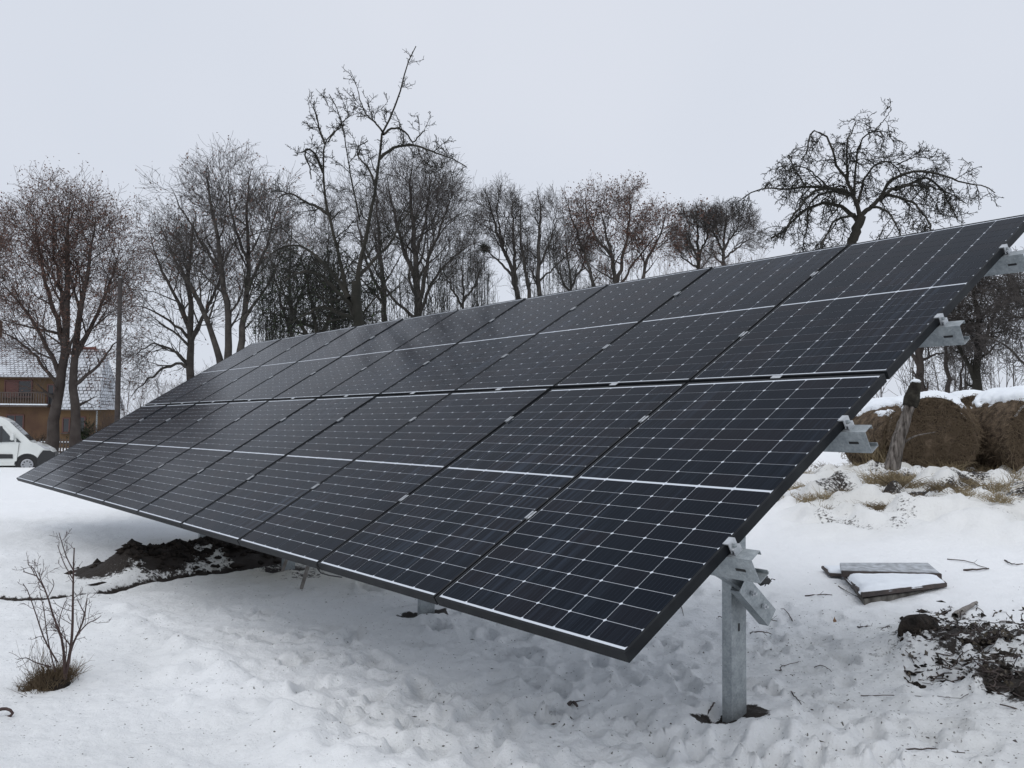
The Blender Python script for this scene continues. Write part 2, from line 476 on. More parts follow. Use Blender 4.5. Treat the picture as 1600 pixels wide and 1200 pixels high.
#@@PART2
# ------------------------------------------------------------------ solar array
array = empty('solar_array', label='ground mounted solar array of dark panels in two rows on galvanised posts over trodden snow', cat='solar array')
AM = Matrix([[-AU[k], AV[k], AN[k], AT[k]] for k in range(3)] + [[0, 0, 0, 1]])
array.matrix_world = AM
AMi = AM.inverted()
def loc(p): return np.array(AMi @ Vector([float(c) for c in p]))

def cell_material():
    m = bpy.data.materials.new('silicon_cell'); m.use_nodes = True
    n = m.node_tree; b = n.nodes['Principled BSDF']; L = n.links.new
    b.inputs['Roughness'].default_value = 0.16
    b.inputs['Specular IOR Level'].default_value = 0.028
    b.inputs['Specular Tint'].default_value = (0.50, 0.72, 1.0, 1)
    tc = n.nodes.new('ShaderNodeTexCoord'); tc.object = array
    oi = n.nodes.new('ShaderNodeObjectInfo'); ge = n.nodes.new('ShaderNodeNewGeometry')
    ad = n.nodes.new('ShaderNodeMath'); ad.operation = 'ADD'; L(oi.outputs['Random'], ad.inputs[0]); L(ge.outputs['Random Per Island'], ad.inputs[1])
    fr = n.nodes.new('ShaderNodeMath'); fr.operation = 'FRACT'; L(ad.outputs[0], fr.inputs[0])
    rp = n.nodes.new('ShaderNodeValToRGB')
    rp.color_ramp.elements[0].color = (0.0056, 0.0080, 0.0122, 1); rp.color_ramp.elements[0].position = 0.0
    rp.color_ramp.elements[1].color = (0.0100, 0.0100, 0.0132, 1); rp.color_ramp.elements[1].position = 1.0
    e = rp.color_ramp.elements.new(0.5); e.color = (0.0068, 0.0088, 0.0130, 1)
    L(fr.outputs[0], rp.inputs['Fac'])
    # thin bus bars running up the slope
    sx = n.nodes.new('ShaderNodeSeparateXYZ'); L(tc.outputs['Object'], sx.inputs[0])
    bb = n.nodes.new('ShaderNodeMath'); bb.operation = 'MULTIPLY'; L(sx.outputs[0], bb.inputs[0]); bb.inputs[1].default_value = 1 / 0.01855
    pp = n.nodes.new('ShaderNodeMath'); pp.operation = 'PINGPONG'; L(bb.outputs[0], pp.inputs[0]); pp.inputs[1].default_value = 0.5
    lt = n.nodes.new('ShaderNodeMath'); lt.operation = 'LESS_THAN'; L(pp.outputs[0], lt.inputs[0]); lt.inputs[1].default_value = 0.022
    # drizzle tracks and film of dust drawn down the slope
    mp = n.nodes.new('ShaderNodeMapping'); mp.inputs['Scale'].default_value = (46, 1.6, 1); L(tc.outputs['Object'], mp.inputs['Vector'])
    st = n.nodes.new('ShaderNodeTexNoise'); st.inputs['Scale'].default_value = 1; st.inputs['Detail'].default_value = 4; L(mp.outputs[0], st.inputs['Vector'])
    bgn = n.nodes.new('ShaderNodeTexNoise'); bgn.inputs['Scale'].default_value = 0.7; bgn.inputs['Detail'].default_value = 3; L(tc.outputs['Object'], bgn.inputs['Vector'])
    mr = n.nodes.new('ShaderNodeMapRange'); mr.inputs['From Min'].default_value = 0.48; mr.inputs['From Max'].default_value = 0.8; L(st.outputs['Fac'], mr.inputs['Value'])
    mr2 = n.nodes.new('ShaderNodeMapRange'); mr2.inputs['From Min'].default_value = 0.4; mr2.inputs['From Max'].default_value = 0.65; L(bgn.outputs['Fac'], mr2.inputs['Value'])
    mu = n.nodes.new('ShaderNodeMath'); mu.operation = 'MULTIPLY'; L(mr.outputs[0], mu.inputs[0]); L(mr2.outputs[0], mu.inputs[1])
    mu2 = n.nodes.new('ShaderNodeMath'); mu2.operation = 'MULTIPLY_ADD'; L(mu.outputs[0], mu2.inputs[0]); mu2.inputs[1].default_value = 0.11; mu2.inputs[2].default_value = 0.005
    mx = n.nodes.new('ShaderNodeMix'); mx.data_type = 'RGBA'; L(lt.outputs[0], mx.inputs[0]); L(rp.outputs[0], mx.inputs[6]); mx.inputs[7].default_value = (0.030, 0.038, 0.052, 1)
    mx2 = n.nodes.new('ShaderNodeMix'); mx2.data_type = 'RGBA'; L(mu2.outputs[0], mx2.inputs[0]); L(mx.outputs[2], mx2.inputs[6]); mx2.inputs[7].default_value = (0.30, 0.39, 0.55, 1)
    L(mx2.outputs[2], b.inputs['Base Color'])
    rr = n.nodes.new('ShaderNodeMapRange'); L(bgn.outputs['Fac'], rr.inputs['Value']); rr.inputs['To Min'].default_value = 0.05; rr.inputs['To Max'].default_value = 0.20
    L(rr.outputs[0], b.inputs['Roughness'])
    return m
m_cell = cell_material()

# one panel, local: x 0 (right) .. -PW (left), y 0 .. PH up the slope, z out of the glass
FW, FD = 0.011, 0.038                       # lip width, frame depth
def frame_mesh():
    b = MB()
    t = 0.0018
    for x0, x1 in ((-FW, 0), (-PW, -PW + FW)):
        b.box((x0, 0, -0.0035), (x1, PH, 0))
    for y0, y1 in ((0, FW), (PH - FW, PH)):
        b.box((-PW + FW, y0, -0.0035), (-FW, y1, -0.0002))
    b.box((-t, 0, -FD), (0, PH, -0.0035)); b.box((-PW, 0, -FD), (-PW + t, PH, -0.0035))
    b.box((-PW + t, 0, -FD), (-t, t, -0.0035)); b.box((-PW + t, PH - t, -FD), (-t, PH, -0.0035))
    # return flanges below
    b.box((-0.030, t, -FD), (-t, PH - t, -FD + t)); b.box((-PW + t, t, -FD), (-PW + 0.030, PH - t, -FD + t))
    return b.mesh('solar_panel', m_frame)
me_frame = frame_mesh()
me_sheet = MB().box((-PW + FW, FW, -0.0070), (-FW, PH - FW, -0.0030)).mesh('backsheet', m_back)
CW, CHH, GX, GY = 0.1660, 0.0826, 0.0026, 0.0024
cx0 = -(PW - (6 * CW + 5 * GX)) / 2
mid = 0.013
tot = 20 * CHH + 18 * GY + mid
cy0 = (PH - tot) / 2
CELLS = []
for r in range(20):
    y = cy0 + r * (CHH + GY) + (mid - GY if r >= 10 else 0)
    for c in range(6): CELLS.append((cx0 - c * (CW + GX), y, c, r))
ch = 0.0062
def cell_poly(x, y, z=-0.0022):
    return [(x - ch, y, z), (x, y + ch, z), (x, y + CHH - ch, z), (x - ch, y + CHH, z), (x - CW + ch, y + CHH, z), (x - CW, y + CHH - ch, z), (x - CW, y + ch, z), (x - CW + ch, y, z)]
def cells_mesh(name, lst):
    v = []; f = []
    for x, y, c, r in lst:
        k = len(v)
        v += cell_poly(x, y); v += cell_poly(x, y, -0.0029)
        f.append(tuple(range(k, k + 8))[::-1])
        f += [(k + q, k + (q + 1) % 8, k + 8 + (q + 1) % 8, k + 8 + q) for q in range(8)]
    me = bpy.data.meshes.new(name); me.from_pydata(v, [], [tuple(q) for q in f]); me.materials.append(m_cell)
    me.validate()
    import bmesh
    bm = bmesh.new(); bm.from_mesh(me); bmesh.ops.recalc_face_normals(bm, faces=bm.faces[:]); bm.to_mesh(me); bm.free()
    return me
me_cell = cells_mesh('solar_cell', [(0, 0, 0, 0)])
me_cells = cells_mesh('solar_cells', CELLS)
me_half = cells_mesh('solar_cells', [c for c in CELLS if c[3] >= 10])
for row in (0, 1):
    for i_ in range(10):
        u0, v0 = i_ * PITCH, row * (PH + GV)
        o = loc(arr(u0, v0)); ex = -(loc(arr(u0 + PW, v0)) - o); ey = loc(arr(u0, v0 + PH)) - o
        ex /= np.linalg.norm(ex); ey -= (ey @ ex) * ex; ey /= np.linalg.norm(ey); ez = np.cross(ex, ey)
        jt = np.random.default_rng(100 + row * 10 + i_).normal(0, 0.0007, 2); ex = ex + ez * jt[0]; ey = ey + ez * jt[1]; ex /= np.linalg.norm(ex); ey -= (ey @ ex) * ex; ey /= np.linalg.norm(ey); ez = np.cross(ex, ey)
        p = link('solar_panel', me_frame, array)
        mm = Matrix([[ex[k], ey[k], ez[k], o[k]] for k in range(3)] + [[0, 0, 0, 1]])
        p.matrix_local = mm
        link('backsheet', me_sheet, p)
        single = CELLS if (row == 0 and i_ < 2) else ([c for c in CELLS if c[3] < 10] if (row == 1 and i_ == 0) else [])
        for x, y, c, r in single:
            q = link('solar_cell', me_cell, p); q.location = (x, y, 0)
        if not single: tag(link('solar_cells', me_cells, p), kind='stuff')
        elif row == 1: tag(link('solar_cells', me_half, p), kind='stuff')

# purlins: lipped channels lying along the row, web facing down the slope
def channel(mb_pts_from, to, zdir, ydir, h, w, lip=0.015, t=0.0025):
    """C channel from point a to b; web spans zdir*h, flanges run along ydir*w"""
    a, b = np.array(mb_pts_from, float), np.array(to, float)
    zd = np.array(zdir, float); yd = np.array(ydir, float)
    prof = [(0, 0), (w, 0), (w, lip), (w - t, lip), (w - t, t), (t, t), (t, h - t), (w - t, h - t), (w - t, h - lip), (w, h - lip), (w, h), (0, h)]
    n = len(prof); v = []
    for e in (a, b):
        for y, z in prof: v.append(e + yd * y + zd * z)
    f = [(k, (k + 1) % n, n + (k + 1) % n, n + k) for k in range(n)]
    # ends as strips so that the channel stays open
    def ends(off):
        return [tuple(off + q for q in s) for s in ((0, 1, 4, 5), (1, 2, 3, 4), (0, 5, 6, 11), (6, 7, 10, 11), (7, 8, 9, 10))]
    return v, f + ends(0) + ends(n)
PUR_V = [0.57, 1.385, 2.29, 3.075]
ex3, ey3, ez3 = np.array([1.0, 0, 0]), np.array([0, 1.0, 0]), np.array([0, 0, 1.0])
for v_ in PUR_V:
    us = [-0.095] + [k * 2.1 for k in range(1, 5)] + [10.6]
    b = MB()
    for a_, c_ in zip(us[:-1], us[1:]):
        pa = loc(arr(a_, v_ - 0.03, -FD - 0.095)); pb = loc(arr(c_, v_ - 0.03, -FD - 0.095))
        b.add(*channel(pa, pb, ez3, ey3, 0.093, 0.055))
    pu = b.build('purlin', m_galv, array)
    s = MB()                                # punched slots
    for uu in (-0.035, ):
        p = loc(arr(uu, v_ - 0.0312, -FD - 0.05))
        s.box((p[0] - 0.02, p[1] - 0.0005, p[2] - 0.005), (p[0] + 0.02, p[1] + 0.0005, p[2] + 0.005))
    s.build('slot', m_black, pu)
    # end clamp: stepped bracket hooked over the frame edge with a bolt
    p = loc(arr(0, v_, 0))
    k = MB()
    k.box((p[0] - 0.010, p[1] - 0.020, p[2] + 0.0005), (p[0] + 0.012, p[1] + 0.020, p[2] + 0.0055))
    k.box((p[0] + 0.0115, p[1] - 0.020, p[2] - 0.034), (p[0] + 0.016, p[1] + 0.020, p[2] + 0.0054))
    k.box((p[0] + 0.0161, p[1] - 0.020, p[2] - 0.022), (p[0] + 0.028, p[1] + 0.020, p[2] - 0.017))
    k.box((p[0] + 0.0245, p[1] - 0.020, p[2] - 0.038), (p[0] + 0.0284, p[1] + 0.020, p[2] - 0.0221))
    k.box((p[0] + 0.002, p[1] - 0.022, p[2] - 0.041), (p[0] + 0.030, p[1] + 0.022, p[2] - 0.0381))
    ec = k.build('end_clamp', m_alu, array, bevel=0.0008)
    MB().lathe([(0.0075, 0), (0.0075, 0.007), (0.004, 0.008), (0.004, 0.012)], 6, 'z', (p[0] + 0.021, p[1], p[2] - 0.017)).build('bolt', m_galv, ec)
# mid clamps in the joints
mk = MB().box((-0.0150, -0.027, 0.0006), (-0.0050, 0.027, 0.0036)).box((0.0050, -0.027, 0.0006), (0.0150, 0.027, 0.0036)).box((-0.0060, -0.027, -0.012), (0.0060, 0.027, -0.008))
for s_ in (-1, 1): mk.box((s_ * 0.0055 - 0.0008, -0.027, -0.0085), (s_ * 0.0055 + 0.0008, 0.027, 0.0010))
mk.lathe([(0.0045, -0.008), (0.0045, -0.001), (0.002, -0.0005)], 8)
me_mid = mk.mesh('mid_clamp', m_alu, bevel=0.0006)
for v_ in PUR_V:
    for i_ in range(1, 10):
        o = link('mid_clamp', me_mid, array); o.location = Vector(loc(arr(i_ * PITCH - GU / 2, v_, 0)))
mk2 = MB().box((-0.026, -0.0125, 0.0006), (0.026, 0.0125, 0.0030)).mesh('row_clamp', m_alu, bevel=0.0006)
for i_ in range(10):
    o = link('row_clamp', mk2, array); o.location = Vector(loc(arr((i_ + 0.5) * PITCH, PH + GV / 2, 0)))

# posts (open C piles), rafters and struts
def world_mb_to_local(v): return [loc(p) for p in v]
U3 = AU; VP3 = np.array([VPL[0], VPL[1], 0.0])
for k_i, u in enumerate(POST_U):
    x, y = post_xy(u)
    top = arr(u, POST_V, -0.20)[2]
    z0 = gz(x, y) - 0.35
    c = np.array([x, y, 0])
    a = c - VP3 * 0.052 - U3 * 0.0 + ez3 * z0; b_ = a + ez3 * (top - z0)
    v, f = channel(a, b_, VP3, U3, 0.104, 0.052, lip=0.018, t=0.004)
    mb = MB(); mb.add(world_mb_to_local(v), f)
    po = mb.build('post', m_galv, array)
    if k_i < 2:
        s = MB()                            # stiffening groove and slot on the web
        q = c - U3 * 0.0012
        for (dv, za, zb, w) in ((0.0, 0.62, 0.655, 0.006), (0.0, 0.20, 0.215, 0.004)):
            pts = [q + VP3 * (dv - w) + ez3 * za, q + VP3 * (dv + w) + ez3 * za, q + VP3 * (dv + w) + ez3 * zb, q + VP3 * (dv - w) + ez3 * zb]
            if za < 0.3: continue
            s.add(world_mb_to_local([p_ - ez3 * (0.23) for p_ in pts] + [p_ - ez3 * 0.23 + U3 * 0.001 for p_ in pts]), [(0, 1, 2, 3), (7, 6, 5, 4), (0, 4, 5, 1), (1, 5, 6, 2), (2, 6, 7, 3), (3, 7, 4, 0)])
        s.build('slot', m_black, po)
    # rafter under the purlins
    ra, rb = arr(u + 0.062, 0.32, -0.238), arr(u + 0.062, 3.25, -0.238)
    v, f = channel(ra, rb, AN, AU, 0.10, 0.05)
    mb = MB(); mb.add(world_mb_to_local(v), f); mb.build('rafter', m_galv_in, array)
    # front strut from the post to the rafter foot
    s0 = np.array([x, y, 0]) - U3 * 0.052 + VP3 * 0.03 + ez3 * (gz(x, y) + 0.60)
    s1 = arr(u - 0.052, 0.82, -0.20)
    d = s1 - s0; d /= np.linalg.norm(d); up = np.cross(U3, d); up *= np.sign(up[2])
    v, f = channel(s0 - up * 0.04, s1 - up * 0.04, up, U3, 0.085, 0.045)
    mb = MB(); mb.add(world_mb_to_local(v), f); mb.build('strut', m_galv, array)
# bracket, plate and cable bundle on the nearest post
x, y = post_xy(POST_U[0])
c = np.array([x, y, 0.0])
def bracket(z_top, a0, b0, h, w, name='bracket', off=0.056, m=None):
    p0 = c - U3 * off + VP3 * a0[0] + ez3 * a0[1]; p1 = c - U3 * off + VP3 * b0[0] + ez3 * b0[1]
    d = p1 - p0; d /= np.linalg.norm(d); up = np.cross(U3, d); up *= np.sign(up[2])
    v, f = channel(p0 - up * h / 2, p1 - up * h / 2, up, U3, h, w)
    v = [q for q in v]
    mb = MB(); mb.add(world_mb_to_local(v), f); return mb.build(name, m or m_galv, array)
br = bracket(0, (-0.105, 0.625), (0.10, 0.455), 0.085, 0.05, off=0.104)
for dv, dz in ((-0.05, 0.58), (0.03, 0.515)):
    q = c - U3 * 0.109 + VP3 * dv + ez3 * dz
    s = MB(); s.tube([loc(q), loc(q - U3 * 0.012)], 0.012, 6); s.tube([loc(q - U3 * 0.012), loc(q - U3 * 0.024)], 0.006, 6)
    s.build('bolt', m_alu, br)
cb = MB()
rc = np.random.default_rng(4)
for q in range(9):
    a = c + VP3 * (-0.06 + rc.uniform(-.02, .02)) - U3 * rc.uniform(0.02, 0.06) + ez3 * (0.655 + rc.uniform(-.015, .015))
    b_ = c + VP3 * (0.135 + rc.uniform(-.02, .02)) - U3 * rc.uniform(0.0, 0.06) + ez3 * (0.60 + rc.uniform(-.022, .025))
    m_ = (a + b_) / 2 + np.array([0, 0, rc.uniform(-.01, .02)])
    cb.tube([loc(a), loc(m_), loc(b_)], 0.015, 6)
for q in range(5):
    e = c + VP3 * (0.125 + 0.01 * q) - U3 * rc.uniform(0.0, 0.05) + ez3 * (0.60 + rc.uniform(-.025, .025))
    cb.tube([loc(e), loc(e + np.array([0.012, -0.01, 0.028])), loc(e + np.array([0.03, 0.0, 0.022]))], 0.0022, 4)
cb.build('cable_bundle', m_black, array)

# loose lead hanging below the lower frame edge
cpts = [loc(P(*q)) for q in ((494, 880, 4.27), (496, 888, 4.27), (501, 895, 4.29), (514, 899, 4.35), (534, 902, 4.5))]
R_c = np.array(cpts); ct = MB().tube(R_c, 0.0032, 6); ct.build('cable', m_black, array)
# ------------------------------------------------------------------ trees
m_bark = mat('bark_dark', (0.042, 0.038, 0.036), 0.9, noise=(3, (0.085, 0.078, 0.070), 8), bump=(14, 0.8, 0.03), spec=0.2)
m_barkg = mat('bark_mossy', (0.022, 0.022, 0.018), 0.9, noise=(2, (0.042, 0.038, 0.032), 8), bump=(16, 0.8, 0.02), spec=0.2)
m_barkr = mat('bark_reddish', (0.042, 0.034, 0.031), 0.9, noise=(2, (0.075, 0.064, 0.058), 8), bump=(14, 0.8, 0.03), spec=0.2)
m_twig = mat('twig_bark', (0.085, 0.077, 0.073), 0.9, spec=0.1)
m_twigr = mat('twig_bark_reddish', (0.095, 0.069, 0.061), 0.9, spec=0.1)
m_twigd = mat('twig_bark_dark', (0.028, 0.028, 0.025), 0.9, spec=0.1)
m_leafr = mat('withered_leaf_red_brown', (0.11, 0.062, 0.050), 0.8, noise=(1.5, (0.17, 0.10, 0.075), 4), spec=0.1)
m_leafd = mat('ivy_leaf', (0.018, 0.030, 0.014), 0.7, noise=(1.5, (0.035, 0.045, 0.022), 4), spec=0.2)

def resample(pl, n):
    pl = np.array(pl, float); d = np.r_[0, np.cumsum(np.linalg.norm(np.diff(pl, axis=0), axis=1))]
    # smooth (Catmull-Rom) then even spacing
    q = np.vstack([2 * pl[0] - pl[1], pl, 2 * pl[-1] - pl[-2]]); out = []
    for i in range(1, len(q) - 2):
        for t in np.linspace(0, 1, 8, endpoint=False):
            a, b, c, e = q[i - 1], q[i], q[i + 1], q[i + 2]
            out.append(0.5 * ((2 * b) + (-a + c) * t + (2 * a - 5 * b + 4 * c - e) * t * t + (-a + 3 * b - 3 * c + e) * t ** 3))
    out.append(pl[-1]); out = np.array(out)
    d = np.r_[0, np.cumsum(np.linalg.norm(np.diff(out, axis=0), axis=1))]
    s = np.linspace(0, d[-1], n)
    return np.stack([np.interp(s, d, out[:, k]) for k in range(3)], 1)

def grow(g, PT, RD, k, t0, t1, L, ang, up=0.0, wob=0.15, n=5, env=None, rs=0.6, tip=0.004, Ljit=0.35, tfall=0.45, upv=(0, 0, 1), rmax=None, prune=True):
    N, m, _ = PT.shape
    tt = (np.arange(k)[None] + g.random((N, k))) / k
    tt = t0 + (t1 - t0) * tt
    x = tt * (m - 1); i = np.minimum(x.astype(int), m - 2); f = x - i
    r_ = np.arange(N)[:, None]
    p0 = PT[r_, i] * (1 - f[..., None]) + PT[r_, i + 1] * f[..., None]
    rad = RD[r_, i] * (1 - f) + RD[r_, i + 1] * f
    T = PT[r_, i + 1] - PT[r_, i]; T /= np.linalg.norm(T, axis=-1, keepdims=True) + 1e-9
    q = g.normal(size=T.shape); q -= (q * T).sum(-1, keepdims=True) * T; q /= np.linalg.norm(q, axis=-1, keepdims=True) + 1e-9
    a = np.radians(g.uniform(ang[0], ang[1], (N, k)))[..., None]
    D = (np.cos(a) * T + np.sin(a) * q).reshape(-1, 3)
    p = p0.reshape(-1, 3); rad = rad.reshape(-1); tf = tt.reshape(-1)
    Ls = L * (1 - tfall * tf) * (1 + g.uniform(-Ljit, Ljit, len(p)))
    if env is not None:
        C, Rr = env
        D2 = D + np.array(upv) * up * 0.5; D2 /= np.linalg.norm(D2, axis=1, keepdims=True)
        o = (p - C) / Rr; d = D2 / Rr
        A = (d * d).sum(1); B = (o * d).sum(1); Cc = (o * o).sum(1) - 1
        disc = np.maximum(B * B - A * Cc, 0); te = (-B + np.sqrt(disc)) / A
        te = np.where(Cc > 0, 0.35 * Ls, te)
        Ls = np.minimum(Ls, np.maximum(te, 0.25 * Ls) * g.uniform(0.75, 1.1, len(p)))
    if N > 1 and prune:                      # short shoots carry few side shoots
        PL = np.linalg.norm(np.diff(PT, axis=1), axis=2).sum(1); ref = np.quantile(PL, 0.68)
        keep = g.random(len(p)) < np.repeat(np.clip(PL / ref, 0.08, 1), k)
        p = p[keep]; D = D[keep]; rad = rad[keep]; Ls = Ls[keep]
    pts = [p]; d = D.copy()
    for s in range(n - 1):
        d = d + g.normal(size=d.shape) * wob + np.array(upv) * up / (n - 1)
        d /= np.linalg.norm(d, axis=1, keepdims=True)
        p = p + d * (Ls / (n - 1))[:, None]; pts.append(p)
    PTn = np.stack(pts, 1)
    r0 = rad * rs * g.uniform(0.75, 1.0, len(p))
    if rmax: r0 = np.minimum(r0, rmax)
    r0 = np.maximum(r0, tip)
    w = np.linspace(0, 1, n)[None] ** 0.9
    RDn = r0[:, None] * (1 - w) + tip * w
    return PTn, RDn

def tmesh(name, groups, mt, parent, kind=None, smooth=True):
    Vs = []; Qs = []; o = 0
    for PT, RD, k in groups:
        V, Q = tubes(PT, RD, k); Vs.append(V); Qs.append(Q + o); o += len(V)
    ob = link(name, np_mesh(name, np.concatenate(Vs), np.concatenate(Qs), None, mt, smooth), parent)
    if kind: ob['kind'] = kind
    return ob

def leaves(g, PT, k, size, spread, name, mt, parent):
    N = len(PT); idx = g.integers(0, N, k); m = PT.shape[1]
    c = PT[idx, g.integers(max(0, m - 2), m, k)] + g.normal(size=(k, 3)) * spread
    a = g.normal(size=(k, 3)); a /= np.linalg.norm(a, axis=1, keepdims=True)
    b = g.normal(size=(k, 3)); b -= (a * b).sum(1, keepdims=True) * a; b /= np.linalg.norm(b, axis=1, keepdims=True)
    s = size * g.uniform(0.6, 1.3, (k, 1))
    n_ = np.cross(a, b)
    V = np.stack([c - a * s, c + b * s * 0.55 + n_ * s * 0.15, c + a * s, c - b * s * 0.55 + n_ * s * 0.15], 1).reshape(-1, 3)
    Q = np.arange(4 * k).reshape(-1, 4)
    ob = link(name, np_mesh(name, V, Q, None, mt), parent); ob['kind'] = 'stuff'

def wide_tree(name, label, dist, leaders, env, seed, cat='tree', group=None, mats=None, k=(10, 8, 6, 4), Lf=(0.85, 0.50, 0.29, 0.17),
              ang=((25, 58), (22, 52), (20, 50), (18, 48)), up=(0.35, 0.25, 0.2, 0.1), tip=0.0075, leaf=None, depth=0.75, wob=0.13, tl0=0.16):
    """leaders: (base width px, [(px,py)...]) ; env: cx,cy,rx,ry in px at that distance"""
    g = np.random.default_rng(seed); mats = mats or (m_bark, m_bark, m_twig)
    px = dist / F
    C = P(env[0], env[1], dist); Rr = np.array([env[2], env[2] * depth, env[3]]) * px
    PTs = []; RDs = []
    for li, (w, pl) in enumerate(leaders):
        n = len(pl); dy = g.uniform(-0.5, 0.5) * Rr[1] * (0 if li == 0 else 1)
        pts = [P(x, y, dist + dy * (q / (n - 1)) ** 1.2) for q, (x, y) in enumerate(pl)]
        R_ = resample(pts, 16); w = w * 0.86
        R_[1:-1] += g.normal(size=(14, 3)) * 0.012 * dist / 50 * 3
        PTs.append(R_); r0 = w * px / 2
        t = np.linspace(0, 1, 16)
        RDs.append(r0 * ((1 - t) ** 0.75 * 0.95 + 0.05) * (1 + 0.25 * np.exp(-t * 16)))
    PT0 = np.array(PTs); RD0 = np.array(RDs)
    root_xy = PT0[0, 0]
    z = gz(root_xy[0], root_xy[1])
    root = empty(name, (root_xy[0], root_xy[1], z), label, cat, group)
    off = np.array([root_xy[0], root_xy[1], z])
    low = PT0[0, 0, 2]                      # carry the trunk down to the ground
    S = Rr[2]
    lv = [(PT0, RD0)]
    for q in range(4):
        a, b = lv[-1]
        lv.append(grow(g, a, b, k[q], tl0 if q == 0 else 0.15, 1.0, S * Lf[q], ang[q], up[q], wob * (1 + 0.3 * q), (8, 6, 5, 4)[q], (C, Rr * (0.90, 0.97, 1, 1)[q]) if q < 2 else None, rs=(0.6, 0.6, 0.6, 0.6)[q], tip=tip, tfall=(0.5, 0.5, 0.4, 0.3)[q]))
    ext = []
    for a in (0,):
        p_ = PT0[0, 0].copy(); b_ = np.array([p_[0], p_[1], z - 0.2])
        if b_[2] < p_[2] - 0.05: ext.append(np.linspace(b_, p_, 16))
    gr = [(PT0 - off, RD0, 9)]
    if ext:
        e = np.array(ext); r = np.linspace(RD0[0, 0] * 1.35, RD0[0, 0], 16)[None]
        gr.append((e - off, r, 9))
    tmesh('trunk', gr, mats[0], root)
    tmesh('branches', [(lv[1][0] - off, lv[1][1], 5), (lv[2][0] - off, lv[2][1], 4)], mats[1], root, 'stuff')
    tmesh('twigs', [(lv[3][0] - off, lv[3][1], 3), (lv[4][0] - off, lv[4][1], 3)], mats[2], root, 'stuff')
    if leaf: leaves(g, lv[4][0] - off, leaf[0], leaf[1], leaf[2], 'withered_leaves', leaf[3] if len(leaf) > 3 else m_leafr, root)
    return root, lv

red = (m_barkr, m_barkr, m_twigr)
G1 = 'bare trees behind the array'
wide_tree('lime_tree', 'big two-stemmed tree with reddish brown seed clusters standing between the van and the utility pole', 45,
          [(21, [(79, 712), (84, 660), (93, 600), (100, 560), (104, 500), (107, 430), (104, 370), (110, 318)]),
           (18, [(119, 705), (118, 650), (113, 600), (119, 540), (128, 470), (140, 400), (150, 335)]),
           (9, [(96, 590), (72, 540), (50, 500), (18, 460), (-8, 430)]), (10, [(102, 540), (80, 470), (62, 400), (55, 335)]),
           (9, [(117, 560), (148, 500), (172, 440), (188, 385)]), (7, [(92, 605), (60, 562), (25, 530), (-15, 515)]), (7, [(117, 600), (150, 575), (175, 540), (200, 520)]),
           (8, [(102, 520), (94, 450), (84, 390), (82, 325)])],
          (98, 440, 128, 166), 11, group=G1, mats=red, k=(10, 8, 6, 4), leaf=(12000, 0.055, 0.2), Lf=(0.8, 0.45, 0.26, 0.13))
wide_tree('lime_tree', 'reddish tree cut off by the left edge of the photo above the van', 50,
          [(18, [(-70, 700), (-66, 600), (-62, 500), (-60, 400), (-55, 320)]), (9, [(-64, 560), (-30, 480), (-5, 400), (8, 340)]), (8, [(-64, 540), (-100, 450), (-120, 380)])],
          (-66, 450, 92, 170), 12, group=G1, mats=red, k=(9, 7, 6, 4), leaf=(4000, 0.06, 0.16))
wide_tree('lime_tree', 'bare tree just right of the utility pole with low drooping branches', 55,
          [(16, [(297, 640), (297, 560), (298, 500), (294, 440), (300, 380), (306, 335)]), (8, [(298, 520), (272, 460), (246, 405), (232, 358)]),
           (8, [(298, 535), (325, 480), (345, 430), (350, 380)]), (6, [(297, 570), (265, 545), (235, 540), (205, 560)]), (6, [(297, 575), (270, 570), (235, 590), (200, 625)]),
           (6, [(298, 530), (262, 500), (225, 480), (198, 480)])],
          (276, 475, 98, 150), 13, group=G1, k=(10, 7, 6, 4), leaf=(2200, 0.07, 0.16), up=(0.15, 0.1, 0.05, 0.0))
wide_tree('elm_tree', 'tall three-stemmed bare tree with broad rounded crown above the far top corner of the array', 50,
          [(14, [(357, 585), (357, 540), (352, 470), (346, 420), (338, 360), (326, 300), (322, 262)]), (13, [(372, 575), (378, 520), (387, 440), (388, 380), (386, 310), (394, 262)]),
           (12, [(346, 575), (335, 530), (318, 490), (300, 450), (270, 400), (250, 350)]), (7, [(384, 460), (410, 400), (430, 340), (440, 300)]), (6, [(348, 430), (310, 370), (280, 320), (265, 290)]),
           (6, [(388, 410), (365, 350), (358, 300), (355, 258)]), (6, [(380, 500), (415, 450), (440, 400), (455, 360)])],
          (350, 388, 114, 143), 14, group=G1, k=(10, 8, 6, 4), up=(0.45, 0.3, 0.2, 0.1), leaf=(1500, 0.07, 0.12))
wide_tree('elm_tree', 'tall bare vase-shaped tree right behind the gnarled pear tree', 55,
          [(15, [(652, 530), (652, 450), (648, 400), (645, 340), (641, 285), (646, 248)]), (9, [(654, 480), (668, 410), (690, 350), (708, 295)]), (9, [(651, 450), (628, 380), (612, 320), (604, 270)]),
           (7, [(655, 490), (680, 435), (712, 398), (750, 372)]), (6, [(650, 400), (665, 340), (672, 290), (676, 250)]), (6, [(652, 500), (610, 460), (575, 400), (560, 340)])],
          (655, 380, 84, 145), 15, group=G1, k=(10, 8, 6, 4), up=(0.5, 0.35, 0.25, 0.1))
wide_tree('elm_tree', 'slim bare tree whose crown shows through the left side of the pear tree', 60,
          [(12, [(598, 540), (600, 470), (594, 400), (590, 330), (585, 280)]), (7, [(600, 470), (570, 400), (555, 330)]), (7, [(520, 540), (520, 470), (512, 400), (516, 340)])],
          (565, 405, 80, 140), 16, group=G1, k=(10, 7, 6, 4), up=(0.45, 0.3, 0.2, 0.1))
